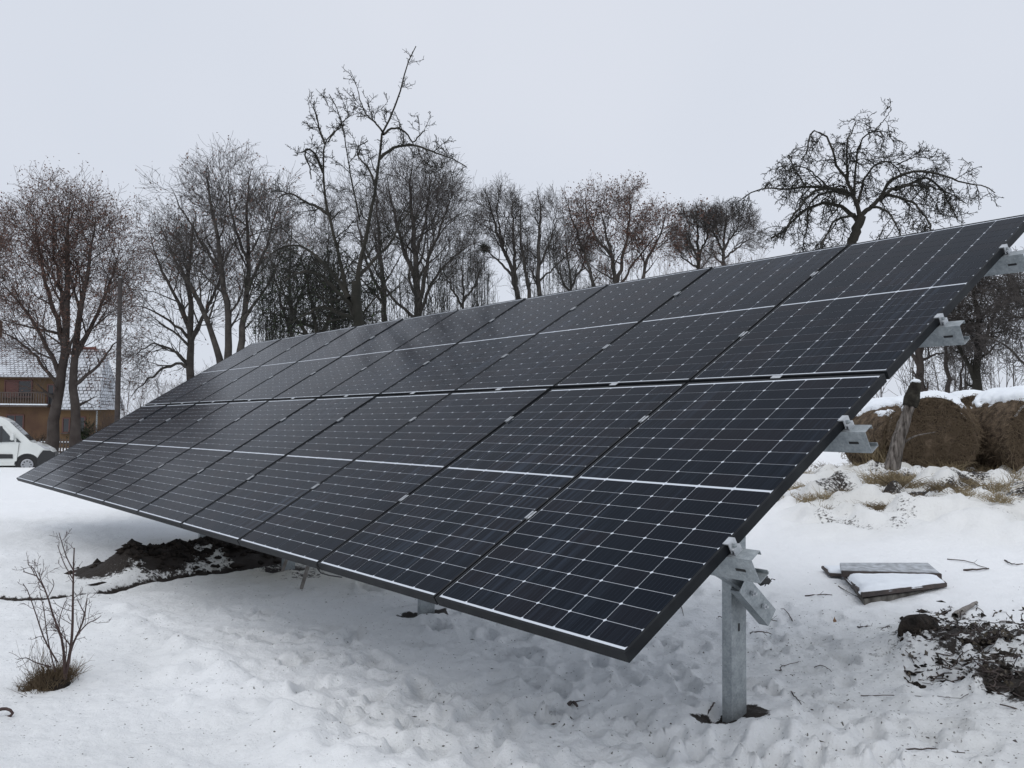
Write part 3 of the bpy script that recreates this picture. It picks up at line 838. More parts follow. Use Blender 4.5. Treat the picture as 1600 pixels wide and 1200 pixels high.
wide_tree('elm_tree', 'bare leaning tree carrying a dark mistletoe ball on its left branch', 58,
          [(10, [(818, 490), (802, 430), (783, 380), (768, 330), (758, 298)]), (7, [(806, 445), (803, 380), (800, 320), (795, 295)]), (5, [(800, 430), (778, 408), (757, 388), (740, 380)]),
           (5, [(790, 400), (778, 340), (780, 296)])],
          (778, 378, 50, 92), 17, group=G1, k=(10, 7, 6, 4), up=(0.5, 0.3, 0.2, 0.1), Lf=(0.7, 0.42, 0.26, 0.13))
wide_tree('elm_tree', 'straight bare tree between the mistletoe tree and the russet oak', 58,
          [(10, [(842, 490), (841, 400), (844, 340), (839, 293)]), (8, [(832, 490), (822, 420), (813, 370), (815, 310)]), (5, [(842, 420), (862, 370), (872, 320)]), (4, [(842, 440), (875, 410), (900, 380)])],
          (843, 376, 54, 88), 18, group=G1, k=(10, 7, 6, 4), up=(0.5, 0.3, 0.2, 0.1), Lf=(0.7, 0.42, 0.26, 0.13))
wide_tree('oak_tree', 'broad oak still holding russet withered leaves at the middle of the tree line', 58,
          [(10, [(968, 480), (958, 410), (949, 370), (938, 325)]), (8, [(935, 480), (915, 400), (896, 350), (882, 305)]), (7, [(964, 440), (978, 380), (985, 330), (984, 295)]),
           (8, [(1000, 480), (1010, 410), (1030, 370), (1042, 325)]), (5, [(966, 450), (992, 410), (1020, 375), (1048, 350)]), (5, [(955, 400), (925, 360), (915, 320), (922, 290)])],
          (965, 370, 100, 90), 19, group=G1, mats=(m_bark, m_barkr, m_twigr), k=(10, 7, 6, 4), leaf=(5500, 0.07, 0.24), Lf=(0.75, 0.42, 0.25, 0.13))
wide_tree('maple_tree', 'small bare tree just right of the russet oak, the left one of a close pair', 60,
          [(9, [(1091, 460), (1092, 400), (1089, 345), (1086, 325)]), (5, [(1092, 410), (1076, 370), (1070, 345)]), (5, [(1092, 400), (1106, 365), (1110, 340)]), (4, [(1091, 420), (1066, 400), (1050, 375)])],
          (1086, 378, 44, 62), 20, group=G1, mats=(m_barkg, m_bark, m_twig), k=(10, 7, 6, 4), leaf=(500, 0.10, 0.2))
wide_tree('maple_tree', 'small round-crowned bare tree left of the apple tree, the right one of a close pair', 60,
          [(8, [(1130, 460), (1131, 385), (1136, 345), (1134, 320)]), (5, [(1131, 400), (1114, 360), (1106, 335)]), (5, [(1131, 390), (1152, 355), (1160, 335)]), (4, [(1131, 405), (1160, 380), (1182, 372)])],
          (1138, 374, 56, 60), 22, group=G1, k=(10, 8, 6, 4))
# mistletoe
mb_ = P(757, 388, 57.5); gm = np.random.default_rng(5)
mt_ = empty('mistletoe', mb_ - np.array([0, 0, 0.3]), 'dark round mistletoe ball in the bare leaning tree', 'mistletoe')
N = 420; d = gm.normal(size=(N, 3)); d /= np.linalg.norm(d, axis=1, keepdims=True)
L_ = gm.uniform(0.25, 0.55, (N, 1)); w_ = np.linspace(0, 1, 4)[None, :, None]
tmesh('twigs', [(np.array([0, 0, 0.3]) + (d * L_)[:, None] * w_ + gm.normal(size=(N, 4, 3)) * 0.03 * w_, np.full((N, 4), 0.008), 3)], m_leafd, mt_, 'stuff')

# old bushy plum and dark undergrowth left of the pear tree
dk = (m_barkg, m_twigd, m_twigd)
wide_tree('plum_tree', 'low dark bushy tree with tangled branches left of the pear tree trunk', 24,
          [(12, [(498, 640), (497, 540), (490, 490), (478, 430), (470, 390)]), (8, [(497, 545), (465, 500), (440, 450), (425, 410)]), (9, [(498, 540), (520, 480), (535, 430), (545, 400)]),
           (6, [(490, 510), (455, 500), (420, 490), (395, 500)]), (7, [(505, 560), (560, 500), (590, 460), (612, 440)])],
          (498, 470, 108, 95), 31, group='orchard trees behind the array', mats=dk, k=(10, 8, 6, 4), tip=0.0045, up=(0.0, 0.0, 0, 0), ang=((35, 75), (35, 75), (30, 75), (30, 75)), wob=0.22,
          leaf=(2400, 0.035, 0.12, m_leafd))
# hero fruit trees: hand-laid limbs
def fruit_tree(name, label, dist, limbs, seed, w0, k, L, ang, up, spur=(5, 0.09, 0.0035), mats=None, tip=0.0045, group=None, wob=0.2, foot=None):
    g = np.random.default_rng(seed); mats = mats or (m_barkg, m_barkg, m_twigd)
    PTs = []; RDs = []; px = dist / F
    for li, (wa, wb, y0, y1, pl) in enumerate(limbs):
        n = len(pl)
        pts = [P(x, y, dist + y0 + (y1 - y0) * q / (n - 1)) for q, (x, y) in enumerate(pl)]
        R_ = resample(pts, 18); R_[1:-1] += g.normal(size=(16, 3)) * 0.006
        PTs.append(R_); t = np.linspace(0, 1, 18); RDs.append(px / 2 * (wa + (wb - wa) * t ** 0.62) * (0.85 if li else 1))
    PT0 = np.array(PTs); RD0 = np.array(RDs)
    b0 = PT0[0, 0]; z = gz(b0[0], b0[1]); off = np.array([b0[0], b0[1], z])
    root = empty(name, off, label, 'tree', group)
    gr = [(PT0[:1] - off, RD0[:1], 12)]
    foot = foot if foot is not None else np.array([b0[0] - 0.1, b0[1]]); z = gz(*foot); off = np.array([foot[0], foot[1], z]); root.location = Vector(off)
    e = resample([[foot[0], foot[1], z - 0.2], [(b0[0] + foot[0]) / 2 - 0.03, b0[1], (z + b0[2]) / 2], b0], 16)[None]
    gr = [(PT0[:1] - off, RD0[:1], 12)]
    gr.append((e - off, np.linspace(RD0[0, 0] * 1.4, RD0[0, 0], 16)[None], 12))
    tmesh('trunk', gr, mats[0], root)
    for q_ in range(1, len(PT0)): tmesh('limb', [(PT0[q_:q_ + 1] - off, RD0[q_:q_ + 1], 8)], mats[0], root)
    A = grow(g, PT0[1:], RD0[1:], k[0], 0.12, 1.0, L[0], ang, up[0], wob, 9, None, 0.6, tip, rmax=0.02)
    B = grow(g, A[0], A[1], k[1], 0.1, 1.0, L[1], ang, up[1], wob, 6, None, 0.65, tip, rmax=0.011)
    Cc = grow(g, B[0], B[1], k[2], 0.1, 1.0, L[2], ang, up[2], wob, 4, None, 0.7, tip * 0.9, rmax=0.008)
    tmesh('branches', [(A[0] - off, A[1], 5), (B[0] - off, B[1], 4)], mats[1], root, 'stuff')
    gs = [(Cc[0] - off, Cc[1], 3)]
    for (X_, R_, kk) in ((PT0[1:], RD0[1:], spur[0] * 3), (A[0], A[1], spur[0] * 2), (B[0], B[1], spur[0])):
        S_ = grow(g, X_, R_, kk, 0.03, 1.0, spur[1], (35, 90), 0.3, 0.35, 3, None, 0.5, spur[2], Ljit=0.6, rmax=0.005)
        gs.append((S_[0] - off, np.stack([S_[1][:, 0], S_[1][:, 1], S_[1][:, 2] * 1.5], 1), 3))
    tmesh('twigs', gs, mats[2], root, 'stuff')
    return root

PEAR = [(19, 15, 0, 0, [(560, 560), (560, 510), (557, 470), (557, 440)]),
        (11.5, 1.6, 0, -0.6, [(558, 470), (560, 428), (574, 359), (587, 290), (593, 244), (597, 210), (614, 175), (629, 129), (641, 87), (650, 72)]),
        (11, 2, 0, 0.7, [(556, 500), (545, 466), (526, 386), (512, 328), (507, 290), (505, 244), (509, 221), (522, 206), (538, 196)]),
        (3.6, 1.5, 0.3, -0.8, [(562, 344), (551, 290), (543, 244), (537, 206), (528, 175), (514, 147)]),
        (7, 1.6, -0.4, -1.2, [(593, 248), (614, 231), (645, 227), (679, 238), (706, 248), (729, 261)]),
        (5, 2, -0.4, 0.5, [(599, 210), (614, 200), (633, 206), (645, 222), (655, 212), (664, 204)]),
        (4, 1.6, -0.4, 0.4, [(597, 205), (585, 190), (572, 178), (564, 160), (559, 141)]),
        (10, 2.5, 0, 1.0, [(545, 466), (526, 436), (495, 401), (468, 384), (441, 386), (420, 400)]),
        (8, 2.5, 0.4, 1.5, [(515, 336), (495, 323), (480, 317), (453, 302), (434, 309)]),
        (9, 3, 0, -1.2, [(552, 480), (525, 455), (500, 430), (470, 425), (445, 440)]),
        (8, 3, 0, 1.2, [(562, 430), (590, 400), (610, 380), (625, 350), (640, 330)]),
        (6, 2, 0.5, 0.2, [(505, 270), (495, 245), (482, 232), (476, 240), (484, 262), (486, 280)]),
        (5, 2, 0.5, 1.0, [(508, 225), (500, 205), (495, 185), (489, 162)]),
        (5, 2, 0.3, 1.0, [(586, 290), (575, 262), (562, 248), (558, 232), (575, 220)]),
        (3, 1.6, 0.7, 0.4, [(512, 222), (535, 190), (545, 182), (540, 172)]),
        (9, 3, 0, -0.8, [(560, 500), (530, 490), (505, 480), (480, 490), (455, 505)])]
fruit_tree('pear_tree', 'gnarled pear tree with a tall thin leader poking high above the tree line', 16, PEAR, 41, 26, (8, 5, 3), (0.62, 0.28, 0.11), (30, 70), (0.35, 0.2, 0.1), spur=(7, 0.075, 0.0035), mats=(m_barkg, m_barkg, m_twigd), group='orchard trees behind the array')
APPLE = [(17, 14, 0, 0, [(1318, 420), (1325, 398), (1331, 381), (1338, 358), (1346, 338)]),
         (10, 2.5, 0, -0.5, [(1344, 342), (1335, 310), (1318, 298), (1295, 295), (1275, 298), (1258, 315), (1235, 344), (1223, 373)]),
         (8, 1.6, 0, 0.9, [(1327, 306), (1300, 294), (1264, 292), (1235, 295), (1197, 295), (1169, 304), (1149, 321)]),
         (10, 3, 0, 1.0, [(1340, 345), (1322, 328), (1300, 318), (1275, 320), (1250, 335), (1222, 362), (1205, 372)]),
         (8, 2, 0, -0.2, [(1338, 320), (1324, 284), (1307, 258), (1297, 223), (1284, 209), (1271, 203), (1264, 218), (1261, 238), (1252, 249)]),
         (6, 1.6, 0, 0.4, [(1326, 288), (1323, 255), (1324, 220), (1330, 209), (1338, 189)]),
         (6, 1.8, 0, -0.7, [(1334, 312), (1338, 255), (1344, 223), (1359, 207), (1373, 205), (1380, 213)]),
         (2.4, 1.2, -0.5, -0.7, [(1366, 206), (1373, 198), (1382, 186), (1393, 170)]),
         (11, 5, 0, 0.4, [(1346, 340), (1350, 332), (1367, 318), (1384, 304), (1399, 294), (1420, 288)]),
         (8, 1.8, 0.1, -0.6, [(1376, 310), (1390, 284), (1407, 274), (1428, 268), (1451, 268), (1471, 274), (1499, 284), (1537, 291), (1554, 301)]),
         (8, 2, 0.3, 1.0, [(1399, 296), (1425, 287), (1448, 278), (1471, 295), (1485, 321), (1497, 344)]),
         (6, 2, 0.0, 0.8, [(1341, 315), (1350, 281), (1370, 255), (1390, 253), (1405, 266), (1408, 280)]),
         (3, 1.5, 0.6, 0.2, [(1403, 256), (1430, 246), (1453, 246), (1462, 240), (1466, 233)]),
         (7, 2, 0.2, -1.2, [(1385, 304), (1410, 310), (1435, 325), (1450, 345), (1455, 365)]),
         (6, 2, 0.0, -1.0, [(1360, 322), (1385, 330), (1400, 350), (1410, 372)]),
         (6, 2, 0.0, 1.1, [(1330, 305), (1290, 300), (1265, 320), (1262, 350), (1255, 385)]),
         (5, 2, 0.1, 1.2, [(1400, 292), (1440, 290), (1480, 300), (1510, 318)]),
         (6, 2, 0.0, -1.1, [(1335, 335), (1305, 345), (1290, 370), (1280, 400)]),
         (4, 1.6, 0.1, -0.5, [(1300, 296), (1280, 280), (1260, 262), (1240, 262), (1228, 268)]),
         (4, 1.6, 0.1, 0.8, [(1260, 293), (1245, 270), (1236, 252), (1230, 245)])]
fruit_tree('apple_tree', 'old apple tree with an umbrella-shaped arching crown above the near top edge of the array', 12, APPLE, 43, 17, (10, 8, 4), (0.44, 0.24, 0.09), (30, 80), (-1.4, -0.7, 0.0), spur=(4, 0.055, 0.003), tip=0.0035, group='orchard trees behind the array', wob=0.24, foot=P(1196, 775, 12)[:2])

# trees behind the bales, seen under the purlins
G3 = 'tangled trees behind the hay bales'
kw = dict(tip=0.0045, up=(0.1, 0.0, -0.1, 0), ang=((35, 75), (35, 75), (30, 75), (30, 75)), wob=0.2)
wide_tree('hawthorn_tree', 'reddish-barked tangled tree rising behind the dead stump', 22, [(18, [(1438, 660), (1436, 570), (1428, 500), (1420, 450), (1415, 410)]), (9, [(1436, 560), (1455, 500), (1470, 450)]), (8, [(1436, 570), (1410, 530), (1390, 500)])],
          (1432, 490, 66, 95), 51, group=G3, mats=(m_barkr, m_barkr, m_twig), k=(9, 8, 7, 5), **kw)
wide_tree('hawthorn_tree', 'thick-trunked tangled tree behind the middle hay bale', 22, [(19, [(1528, 660), (1527, 580), (1530, 520), (1524, 460), (1516, 415)]), (9, [(1528, 560), (1550, 500), (1565, 450)]), (9, [(1527, 600), (1508, 560), (1485, 520), (1470, 480)]), (6, [(1530, 500), (1560, 470), (1590, 440)])],
          (1530, 485, 84, 92), 52, group=G3, mats=(m_barkg, m_barkg, m_twig), k=(9, 8, 7, 5), **kw)
wide_tree('hawthorn_tree', 'branchy tree at the right edge whose limbs reach left over the bales', 20, [(18, [(1670, 640), (1660, 560), (1640, 490), (1620, 430)]), (7, [(1655, 610), (1610, 575), (1575, 545), (1545, 528), (1520, 530)]), (8, [(1650, 540), (1610, 490), (1585, 450), (1570, 420)])],
          (1625, 480, 88, 100), 53, group=G3, k=(9, 8, 7, 5), **kw)
wide_tree('hawthorn_tree', 'slender tangled tree between two thicker trunks behind the bales', 26, [(10, [(1482, 640), (1480, 580), (1476, 520), (1480, 460)]), (6, [(1500, 640), (1502, 580), (1508, 520)])],
          (1484, 520, 48, 75), 54, group=G3, mats=(m_barkr, m_barkr, m_twig), k=(9, 8, 7, 5), **kw)

# thickets: saplings nobody could count
def thicket(name, label, x0, x1, top, dist, n, seed, spread=8, h_jit=25, base=None, mt=None, tip=0.006):
    g = np.random.default_rng(seed)
    PT = []; RD = []
    for _ in range(n):
        px = g.uniform(x0, x1); dd = dist + g.uniform(-spread, spread)
        ty = (top(px) if callable(top) else top) + g.uniform(-h_jit, h_jit)
        tp = P(px + g.normal(0, 8), ty, dd); b = P(px, 670, dd); b[2] = float(base_h(b[0], b[1])) - 0.1
        m_ = (tp + b) / 2 + g.normal(0, 0.2, 3)
        PT.append(resample([b, m_, tp], 9)); RD.append(np.linspace(g.uniform(0.02, 0.05), 0.008, 9))
    PT = np.array(PT); RD = np.array(RD)
    A = grow(g, PT, RD, 12, 0.2, 1, 1.7, (20, 55), 0.5, 0.15, 5, None, 0.5, tip, rmax=0.02)
    B = grow(g, *A, 6, 0.1, 1, 0.75, (20, 60), 0.3, 0.2, 4, None, 0.6, tip)
    b0 = PT[0, 0]
    r = empty(name, b0, label, 'thicket')
    tmesh('stems', [(PT - b0, RD, 4)], mt or m_twig, r, 'stuff')
    tmesh('twigs', [(A[0] - b0, A[1], 3), (B[0] - b0, B[1], 3)], mt or m_twig, r, 'stuff')
thicket('sapling_thicket', 'thin bare saplings crowded behind the middle of the array top edge', 670, 960, lambda x: 415 + 25 * math.sin(x * 0.05) - (x - 670) * 0.02, 52, 90, 61, mt=m_twigd)
thicket('sapling_thicket', 'reddish low scrub under the russet oak and the bare pair', 940, 1200, lambda x: 425 - (x - 940) * 0.08, 52, 50, 62, mt=m_twigr)
thicket('sapling_thicket', 'dense dark scrub behind the trunks of the plum and pear tree', 400, 690, lambda x: 440 + 12 * math.sin(x * 0.07), 46, 110, 63, mt=m_twigd, tip=0.008)
thicket('sapling_thicket', 'low twiggy scrub right of the utility pole', 190, 330, 600, 60, 26, 64, mt=m_twigr, h_jit=20)
thicket('sapling_thicket', 'thin scrub far behind the hay bales', 1380, 1700, 520, 34, 22, 65, h_jit=40)

wide_tree('elm_tree', 'faint bare tree filling the gap between the broad three-stemmed tree and the pear', 66,
          [(9, [(455, 600), (455, 500), (452, 420), (456, 340)]), (6, [(455, 520), (430, 440), (420, 380)]), (6, [(455, 500), (480, 430), (492, 370)])],
          (455, 430, 62, 110), 81, group=G1, k=(10, 7, 6, 4), up=(0.4, 0.3, 0.2, 0.1))
wide_tree('elm_tree', 'faint low bare tree filling the gap right of the vase-shaped tree', 66,
          [(7, [(722, 560), (724, 470), (722, 420), (726, 385)]), (5, [(722, 480), (700, 440), (690, 415)]), (5, [(724, 470), (745, 440), (752, 410)])],
          (722, 450, 44, 62), 82, group=G1, k=(10, 7, 6, 4), up=(0.4, 0.3, 0.2, 0.1))
wide_tree('elm_tree', 'low bare tree behind the left half of the russet oak', 66,
          [(7, [(893, 540), (892, 450), (886, 400), (884, 350)]), (5, [(892, 460), (870, 420), (862, 390)]), (5, [(892, 450), (912, 410), (918, 380)])],
          (888, 415, 42, 72), 83, group=G1, k=(10, 7, 6, 4), up=(0.4, 0.3, 0.2, 0.1))
# ------------------------------------------------------------------ hay bales, stump
m_hay = mat('weathered_hay', (0.055, 0.042, 0.033), 1.0, noise=(10, (0.185, 0.140, 0.100), 12), bump=(55, 1.0, 0.03), spec=0.1)
m_strand = mat('hay_strand', (0.17, 0.130, 0.090), 0.9, spec=0.1)
m_straw = mat('dry_grass', (0.24, 0.19, 0.115), 0.9, noise=(3, (0.34, 0.28, 0.18)), spec=0.1)
m_strawd = mat('dry_grass_dark', (0.13, 0.10, 0.065), 0.9, noise=(3, (0.20, 0.16, 0.10)), spec=0.1)

def grow_disc(rad, wid, seed, segs=72, wn=16, squash=0.0):
    """weathered round bale, axis along local Y, standing on z=0"""
    g = np.random.default_rng(seed); s = seed * 3.7
    prof = []
    for k in range(7): prof.append((rad * k / 7 * 0.98, -wid / 2 - 0.02 + 0.05 * (k / 7) ** 2))
    for k in range(wn + 1):
        t = k / wn; e = min(t, 1 - t); prof.append((rad * (1 - 0.09 * math.exp(-e * 16)), -wid / 2 + wid * t))
    for k in range(6, -1, -1): prof.append((rad * k / 7 * 0.98, wid / 2 + 0.02 - 0.05 * (k / 7) ** 2))
    prof = np.array(prof); a = np.arange(segs) * 2 * math.pi / segs
    R_ = prof[:, :1] * np.ones((1, segs)); Y_ = prof[:, 1:] * np.ones((1, segs))
    X_ = R_ * np.sin(a); Z_ = R_ * np.cos(a)
    nz = fbm(X_ * 2.2 + s, Z_ * 2.2 + Y_ * 1.9 + s, 4); nf = fbm(X_ * 9 + s, Z_ * 9 + Y_ * 7, 3)
    k_ = 1 + 0.10 * nz + 0.035 * nf
    X_ = X_ * k_; Z_ = Z_ * k_; Y_ = Y_ + nf * 0.05 * (prof[:, :1] < rad * 0.99)
    zb = -rad * 0.90
    Z_ = np.where(Z_ < zb, zb + (Z_ - zb) * 0.1, Z_)
    Z_ = Z_ - zb
    V = np.stack([X_, Y_, Z_], -1).reshape(-1, 3); n, m = X_.shape
    i = np.arange(n - 1)[:, None] * m; j = np.arange(m)[None]; j2 = (j + 1) % m
    Q = np.stack([i + j, i + j2, i + m + j2, i + m + j], -1).reshape(-1, 4)
    return V, Q, zb
def hay_bale(label, px, py, dist, rad, wid, rz, seed, zoff=0.0, snow=1.0):
    p = P(px, py, dist)
    z = float(base_h(p[0], p[1])) + zoff
    r = empty('hay_bale', (p[0], p[1], z), label, 'hay bale', 'snow-capped round hay bales', rz)
    V, Q, zb = grow_disc(rad, wid, seed)
    link('hay', np_mesh('hay', V, Q, None, m_hay, True), r)
    # loose strands
    g = np.random.default_rng(seed + 9); N = 7000
    a = g.uniform(0, 2 * math.pi, N); face = g.random(N) < 0.5
    rr = np.where(face, rad * np.sqrt(g.random(N)) * 0.97, rad * 1.0); yy = np.where(face, -wid / 2 - 0.02, g.uniform(-wid / 2, wid / 2, N))
    c = np.stack([rr * np.sin(a), yy, rr * np.cos(a) - zb], 1); c = c[c[:, 2] > 0.03]; N = len(c)
    t = np.stack([g.normal(size=N) * 0.7, g.normal(size=N) * 0.25 - 0.12, -np.abs(g.normal(size=N)) * 0.7], 1) * g.uniform(0.03, 0.11, (N, 1))
    PT = c[:, None] + t[:, None] * np.linspace(-0.3, 1, 3)[None, :, None]; PT[:, 1] += g.normal(size=(N, 3)) * 0.01
    tmesh('strands', [(PT, np.broadcast_to(g.uniform(0.002, 0.0048, (N, 1)), (N, 3)), 3)], m_strand, r, 'stuff')
    # snow lying on the crown of the bale
    na_, nw = 40, 26
    A = np.linspace(-1.05, 1.05, na_)[:, None] * np.ones((1, nw)); W = np.linspace(-wid / 2 * 1.02, wid / 2 * 1.0, nw)[None] * np.ones((na_, 1))
    edge = 0.74 + 0.9 * fbm(W * 3.6 + seed, A * 3.5 + seed, 5)
    th_ = 0.10 * snow * np.clip(1 - (np.abs(A) / edge) ** 3, 0, 1) ** 0.5 * np.clip((wid / 2 * 1.03 - np.abs(W)) / 0.06, 0, 1) ** 0.5
    th_ = th_ * (1 + 0.5 * fbm(W * 4 + seed, A * 4, 3)) - 0.055 * (np.abs(A) > edge)
    Rr_ = rad * (1 - 0.06 * np.exp(-(wid / 2 - np.abs(W)) * 14)) * (1.015) + th_ - 0.025
    Vs = np.stack([Rr_ * np.sin(A), W, Rr_ * np.cos(A) - zb], -1).reshape(-1, 3)
    i = np.arange(na_ - 1)[:, None] * nw; j = np.arange(nw - 1)[None]
    Qs = np.stack([i + j, i + j + 1, i + nw + j + 1, i + nw + j], -1).reshape(-1, 4)
    sc_ = link('snow_cap', np_mesh('snow_cap', Vs, Qs, None, m_snowcap, True), r)
    return r
hay_bale('round hay bale with its round face showing, right behind the dead stump', 1456, 700, 15.6, 0.72, 1.25, math.radians(-24), 1)
hay_bale('hay bale left of the dead stump, partly hidden by the lowest free beam end', 1392, 700, 16.3, 0.68, 1.25, math.radians(14), 2)
hay_bale('shaded hay bale set back between the two rounder front ones', 1512, 690, 17.6, 0.76, 1.25, math.radians(-10), 3, zoff=0.05)
hay_bale('hay bale cut off by the right edge of the photo', 1592, 700, 15.4, 0.76, 1.3, math.radians(8), 4, snow=1.3)
hay_bale('hay bale at the back row right of the shaded one, mostly snow covered', 1585, 690, 17.4, 0.74, 1.3, math.radians(4), 5, zoff=0.12, snow=1.3)
hay_bale('hay bale in the back row, its top just showing past the array edge', 1425, 690, 18.0, 0.72, 1.3, math.radians(-6), 6, zoff=0.05)

# dead stump leaning in front of the bales
m_dead = mat('barkless_grey_wood', (0.045, 0.038, 0.033), 0.9, noise=(3.5, (0.25, 0.225, 0.205), 10), bump=(5, 1.0, 0.06), spec=0.15, stretch=(6, 6, 1.2))
m_deadb = mat('rotten_black_bark', (0.018, 0.016, 0.014), 0.95, noise=(8, (0.045, 0.042, 0.034), 8), bump=(18, 1.0, 0.04), spec=0.15)
D = 14.2
sp = [P(x, y, D) for x, y in ((1390, 752), (1401, 700), (1413, 660), (1421, 635), (1427, 612), (1431, 598))]
b0 = sp[0].copy(); b0[2] = float(base_h(b0[0], b0[1]))
stump = empty('dead_stump', b0, 'pale barkless leaning tree stump with a dark snow-tipped top in front of the bales', 'tree stump')
def knobby(name, pts, rads, mt, parent, off, seed, k=18, n=26, amp=0.22):
    R_ = resample(pts, n); rr = np.interp(np.linspace(0, 1, n), np.linspace(0, 1, len(rads)), rads)
    V, Q = tubes(R_[None], rr[None], k); c = np.repeat(R_, k, 0); d = V - c
    ang = np.arctan2(d[:, 1], d[:, 0])
    f = 1 + amp * 2 * fbm(ang * 1.6 + seed, c[:, 2] * 5 + seed, 4) + amp * 0.5 * np.sin(ang * 7 + c[:, 2] * 3) * (0.5 + fbm(c[:, 2] * 3, ang, 3))
    V = c + d * f[:, None]
    V = np.vstack([V, R_[:1], R_[-1:]]); nV = len(V)
    T = [(nV - 1, (n - 1) * k + i, (n - 1) * k + (i + 1) % k) for i in range(k)]
    return link(name, np_mesh(name, V - off, Q, T, mt, True), parent)
knobby('trunk', sp[:4], [0.15, 0.115, 0.095, 0.09], m_dead, stump, b0, 1, amp=0.3)
knobby('broken_top', sp[3:], [0.10, 0.115, 0.095, 0.075], m_deadb, stump, b0, 5)
link('snow_tip', MB().lathe([(0.005, -0.03), (0.07, -0.02), (0.085, 0.0), (0.06, 0.03), (0.01, 0.045)], 14, o=tuple(sp[-1] - b0 + np.array([-0.005, 0, 0.02]))).mesh('snow_tip', m_snowcap, smooth=True), stump)
knobby('side_branch', [sp[1], P(1428, 682, D), P(1462, 675, D)], [0.03, 0.015, 0.006], m_dead, stump, b0, 3, k=6, n=9, amp=0.1)
# second thin trunk behind (red bark)
# ------------------------------------------------------------------ grass
def tuft(g, c, n, h, spread, lean=0.5):
    base = c + np.stack([g.normal(0, spread, n), g.normal(0, spread, n), np.zeros(n)], 1)
    d = np.stack([g.normal(0, lean, n), g.normal(0, lean, n), np.ones(n)], 1)
    L = h * g.uniform(0.4, 1.1, (n, 1)); pts = []
    for t in (0, 0.4, 0.75, 1.0):
        q = base + d * L * t; q[:, 2] -= (L[:, 0] * 0.55 * t ** 2.2 * g.uniform(0.1, 1.3, n)); pts.append(q)
    return np.stack(pts, 1)
def grass_tuft(label, px, py, n, h, spread, lean=0.5, mt=None, seed=1, dist=None, rad=0.003, group='dry grass tufts in the snow'):
    g = np.random.default_rng(seed)
    c = on_ground(px, py) if dist is None else P(px, py, dist)
    if dist is not None: c[2] = gz(c[0], c[1])
    c[2] -= 0.02
    T_ = tuft(g, np.zeros(3), n, h, spread, lean)
    ob = link('grass_tuft', np_mesh('grass_tuft', *tubes(T_, np.broadcast_to(np.array([1, 0.9, 0.6, 0.25]) * rad, (n, 4)), 3), None, mt or m_straw))
    ob.location = Vector(c); tag(ob, label, 'grass tuft', group)
    return ob
grass_tuft('tall dry grass tuft against the foot of the dead stump', 1388, 738, 420, 0.62, 0.17, 0.30, seed=2, rad=0.0042)
grass_tuft('wide straw coloured tuft below the stump', 1392, 752, 420, 0.30, 0.18, 0.9, seed=3, rad=0.004)
grass_tuft('dry tuft at the right foot of the round-faced bale', 1482, 742, 200, 0.34, 0.10, 0.55, seed=4, rad=0.0035)
grass_tuft('flattened grass tuft just right of the array edge, nearest the upper row corner', 1275, 762, 420, 0.20, 0.24, 1.5, seed=5, rad=0.004)
grass_tuft('brown tuft between the flattened one and the snow bank', 1300, 735, 260, 0.26, 0.20, 0.9, seed=6, mt=m_strawd, rad=0.004)
grass_tuft('greenish flat tuft in open snow below the wide straw tuft', 1392, 791, 260, 0.14, 0.14, 1.5, seed=7, mt=m_strawd)
grass_tuft('small tuft right of the greenish flat one', 1345, 785, 90, 0.13, 0.07, 1.0, seed=8, mt=m_strawd)
grass_tuft('short brown tuft in snow near the right edge, left one of two', 1516, 800, 130, 0.15, 0.07, 0.8, seed=9)
grass_tuft('short brown tuft in snow near the right edge, right one of two', 1566, 808, 130, 0.15, 0.08, 0.8, seed=10)
grass_tuft('dark tuft in the snow beside the shaded bale', 1500, 762, 160, 0.16, 0.12, 0.9, seed=11, mt=m_strawd)
grass_tuft('upright thin grass tuft at the right edge below the cut-off bale', 1588, 765, 60, 0.30, 0.06, 0.3, seed=12)
for q, (a_, b_, n_, h_, l_) in enumerate(((1410, 735, 260, 0.40, 'straw grass fringe between the stump foot and the round-faced bale'), (1450, 738, 220, 0.32, 'straw grass fringe along the foot of the round-faced bale'),
        (1340, 752, 300, 0.22, 'matted brown grass patch left of the wide straw tuft'), (1530, 742, 200, 0.26, 'thin grass fringe below the shaded bale'), (1265, 780, 220, 0.16, 'matted grass patch lowest by the array edge'), (1430, 775, 160, 0.14, 'low matted grass patch in the middle of the snow bank'))):
    grass_tuft(l_, a_, b_, n_, h_, 0.2, 0.7, seed=60 + q, mt=(m_straw, m_strawd)[q % 2], rad=0.004)
grass_tuft('tall grass beside the round-faced bale, leaning left', 1360, 716, 160, 0.45, 0.18, 0.5, seed=13)
WH = ['against the array edge', 'below the brown tuft', 'right of the wide straw tuft', 'lowest on the bank, in open snow', 'between the stump and the round-faced bale', 'below the cut-off bale', 'at the foot of the round-faced bale', 'lowest beside the array edge', 'left of the stump foot']
for q, (a_, b_) in enumerate(((1255, 745), (1320, 768), (1440, 760), (1455, 795), (1420, 738), (1545, 745), (1470, 728), (1285, 790), (1340, 740))):
    grass_tuft('little dry grass tuft poking through snow ' + WH[q], a_, b_, 70, 0.16, 0.08, 0.9, seed=30 + q, mt=(m_straw, m_strawd)[q % 2], rad=0.0035, group='little tufts on the snow bank')
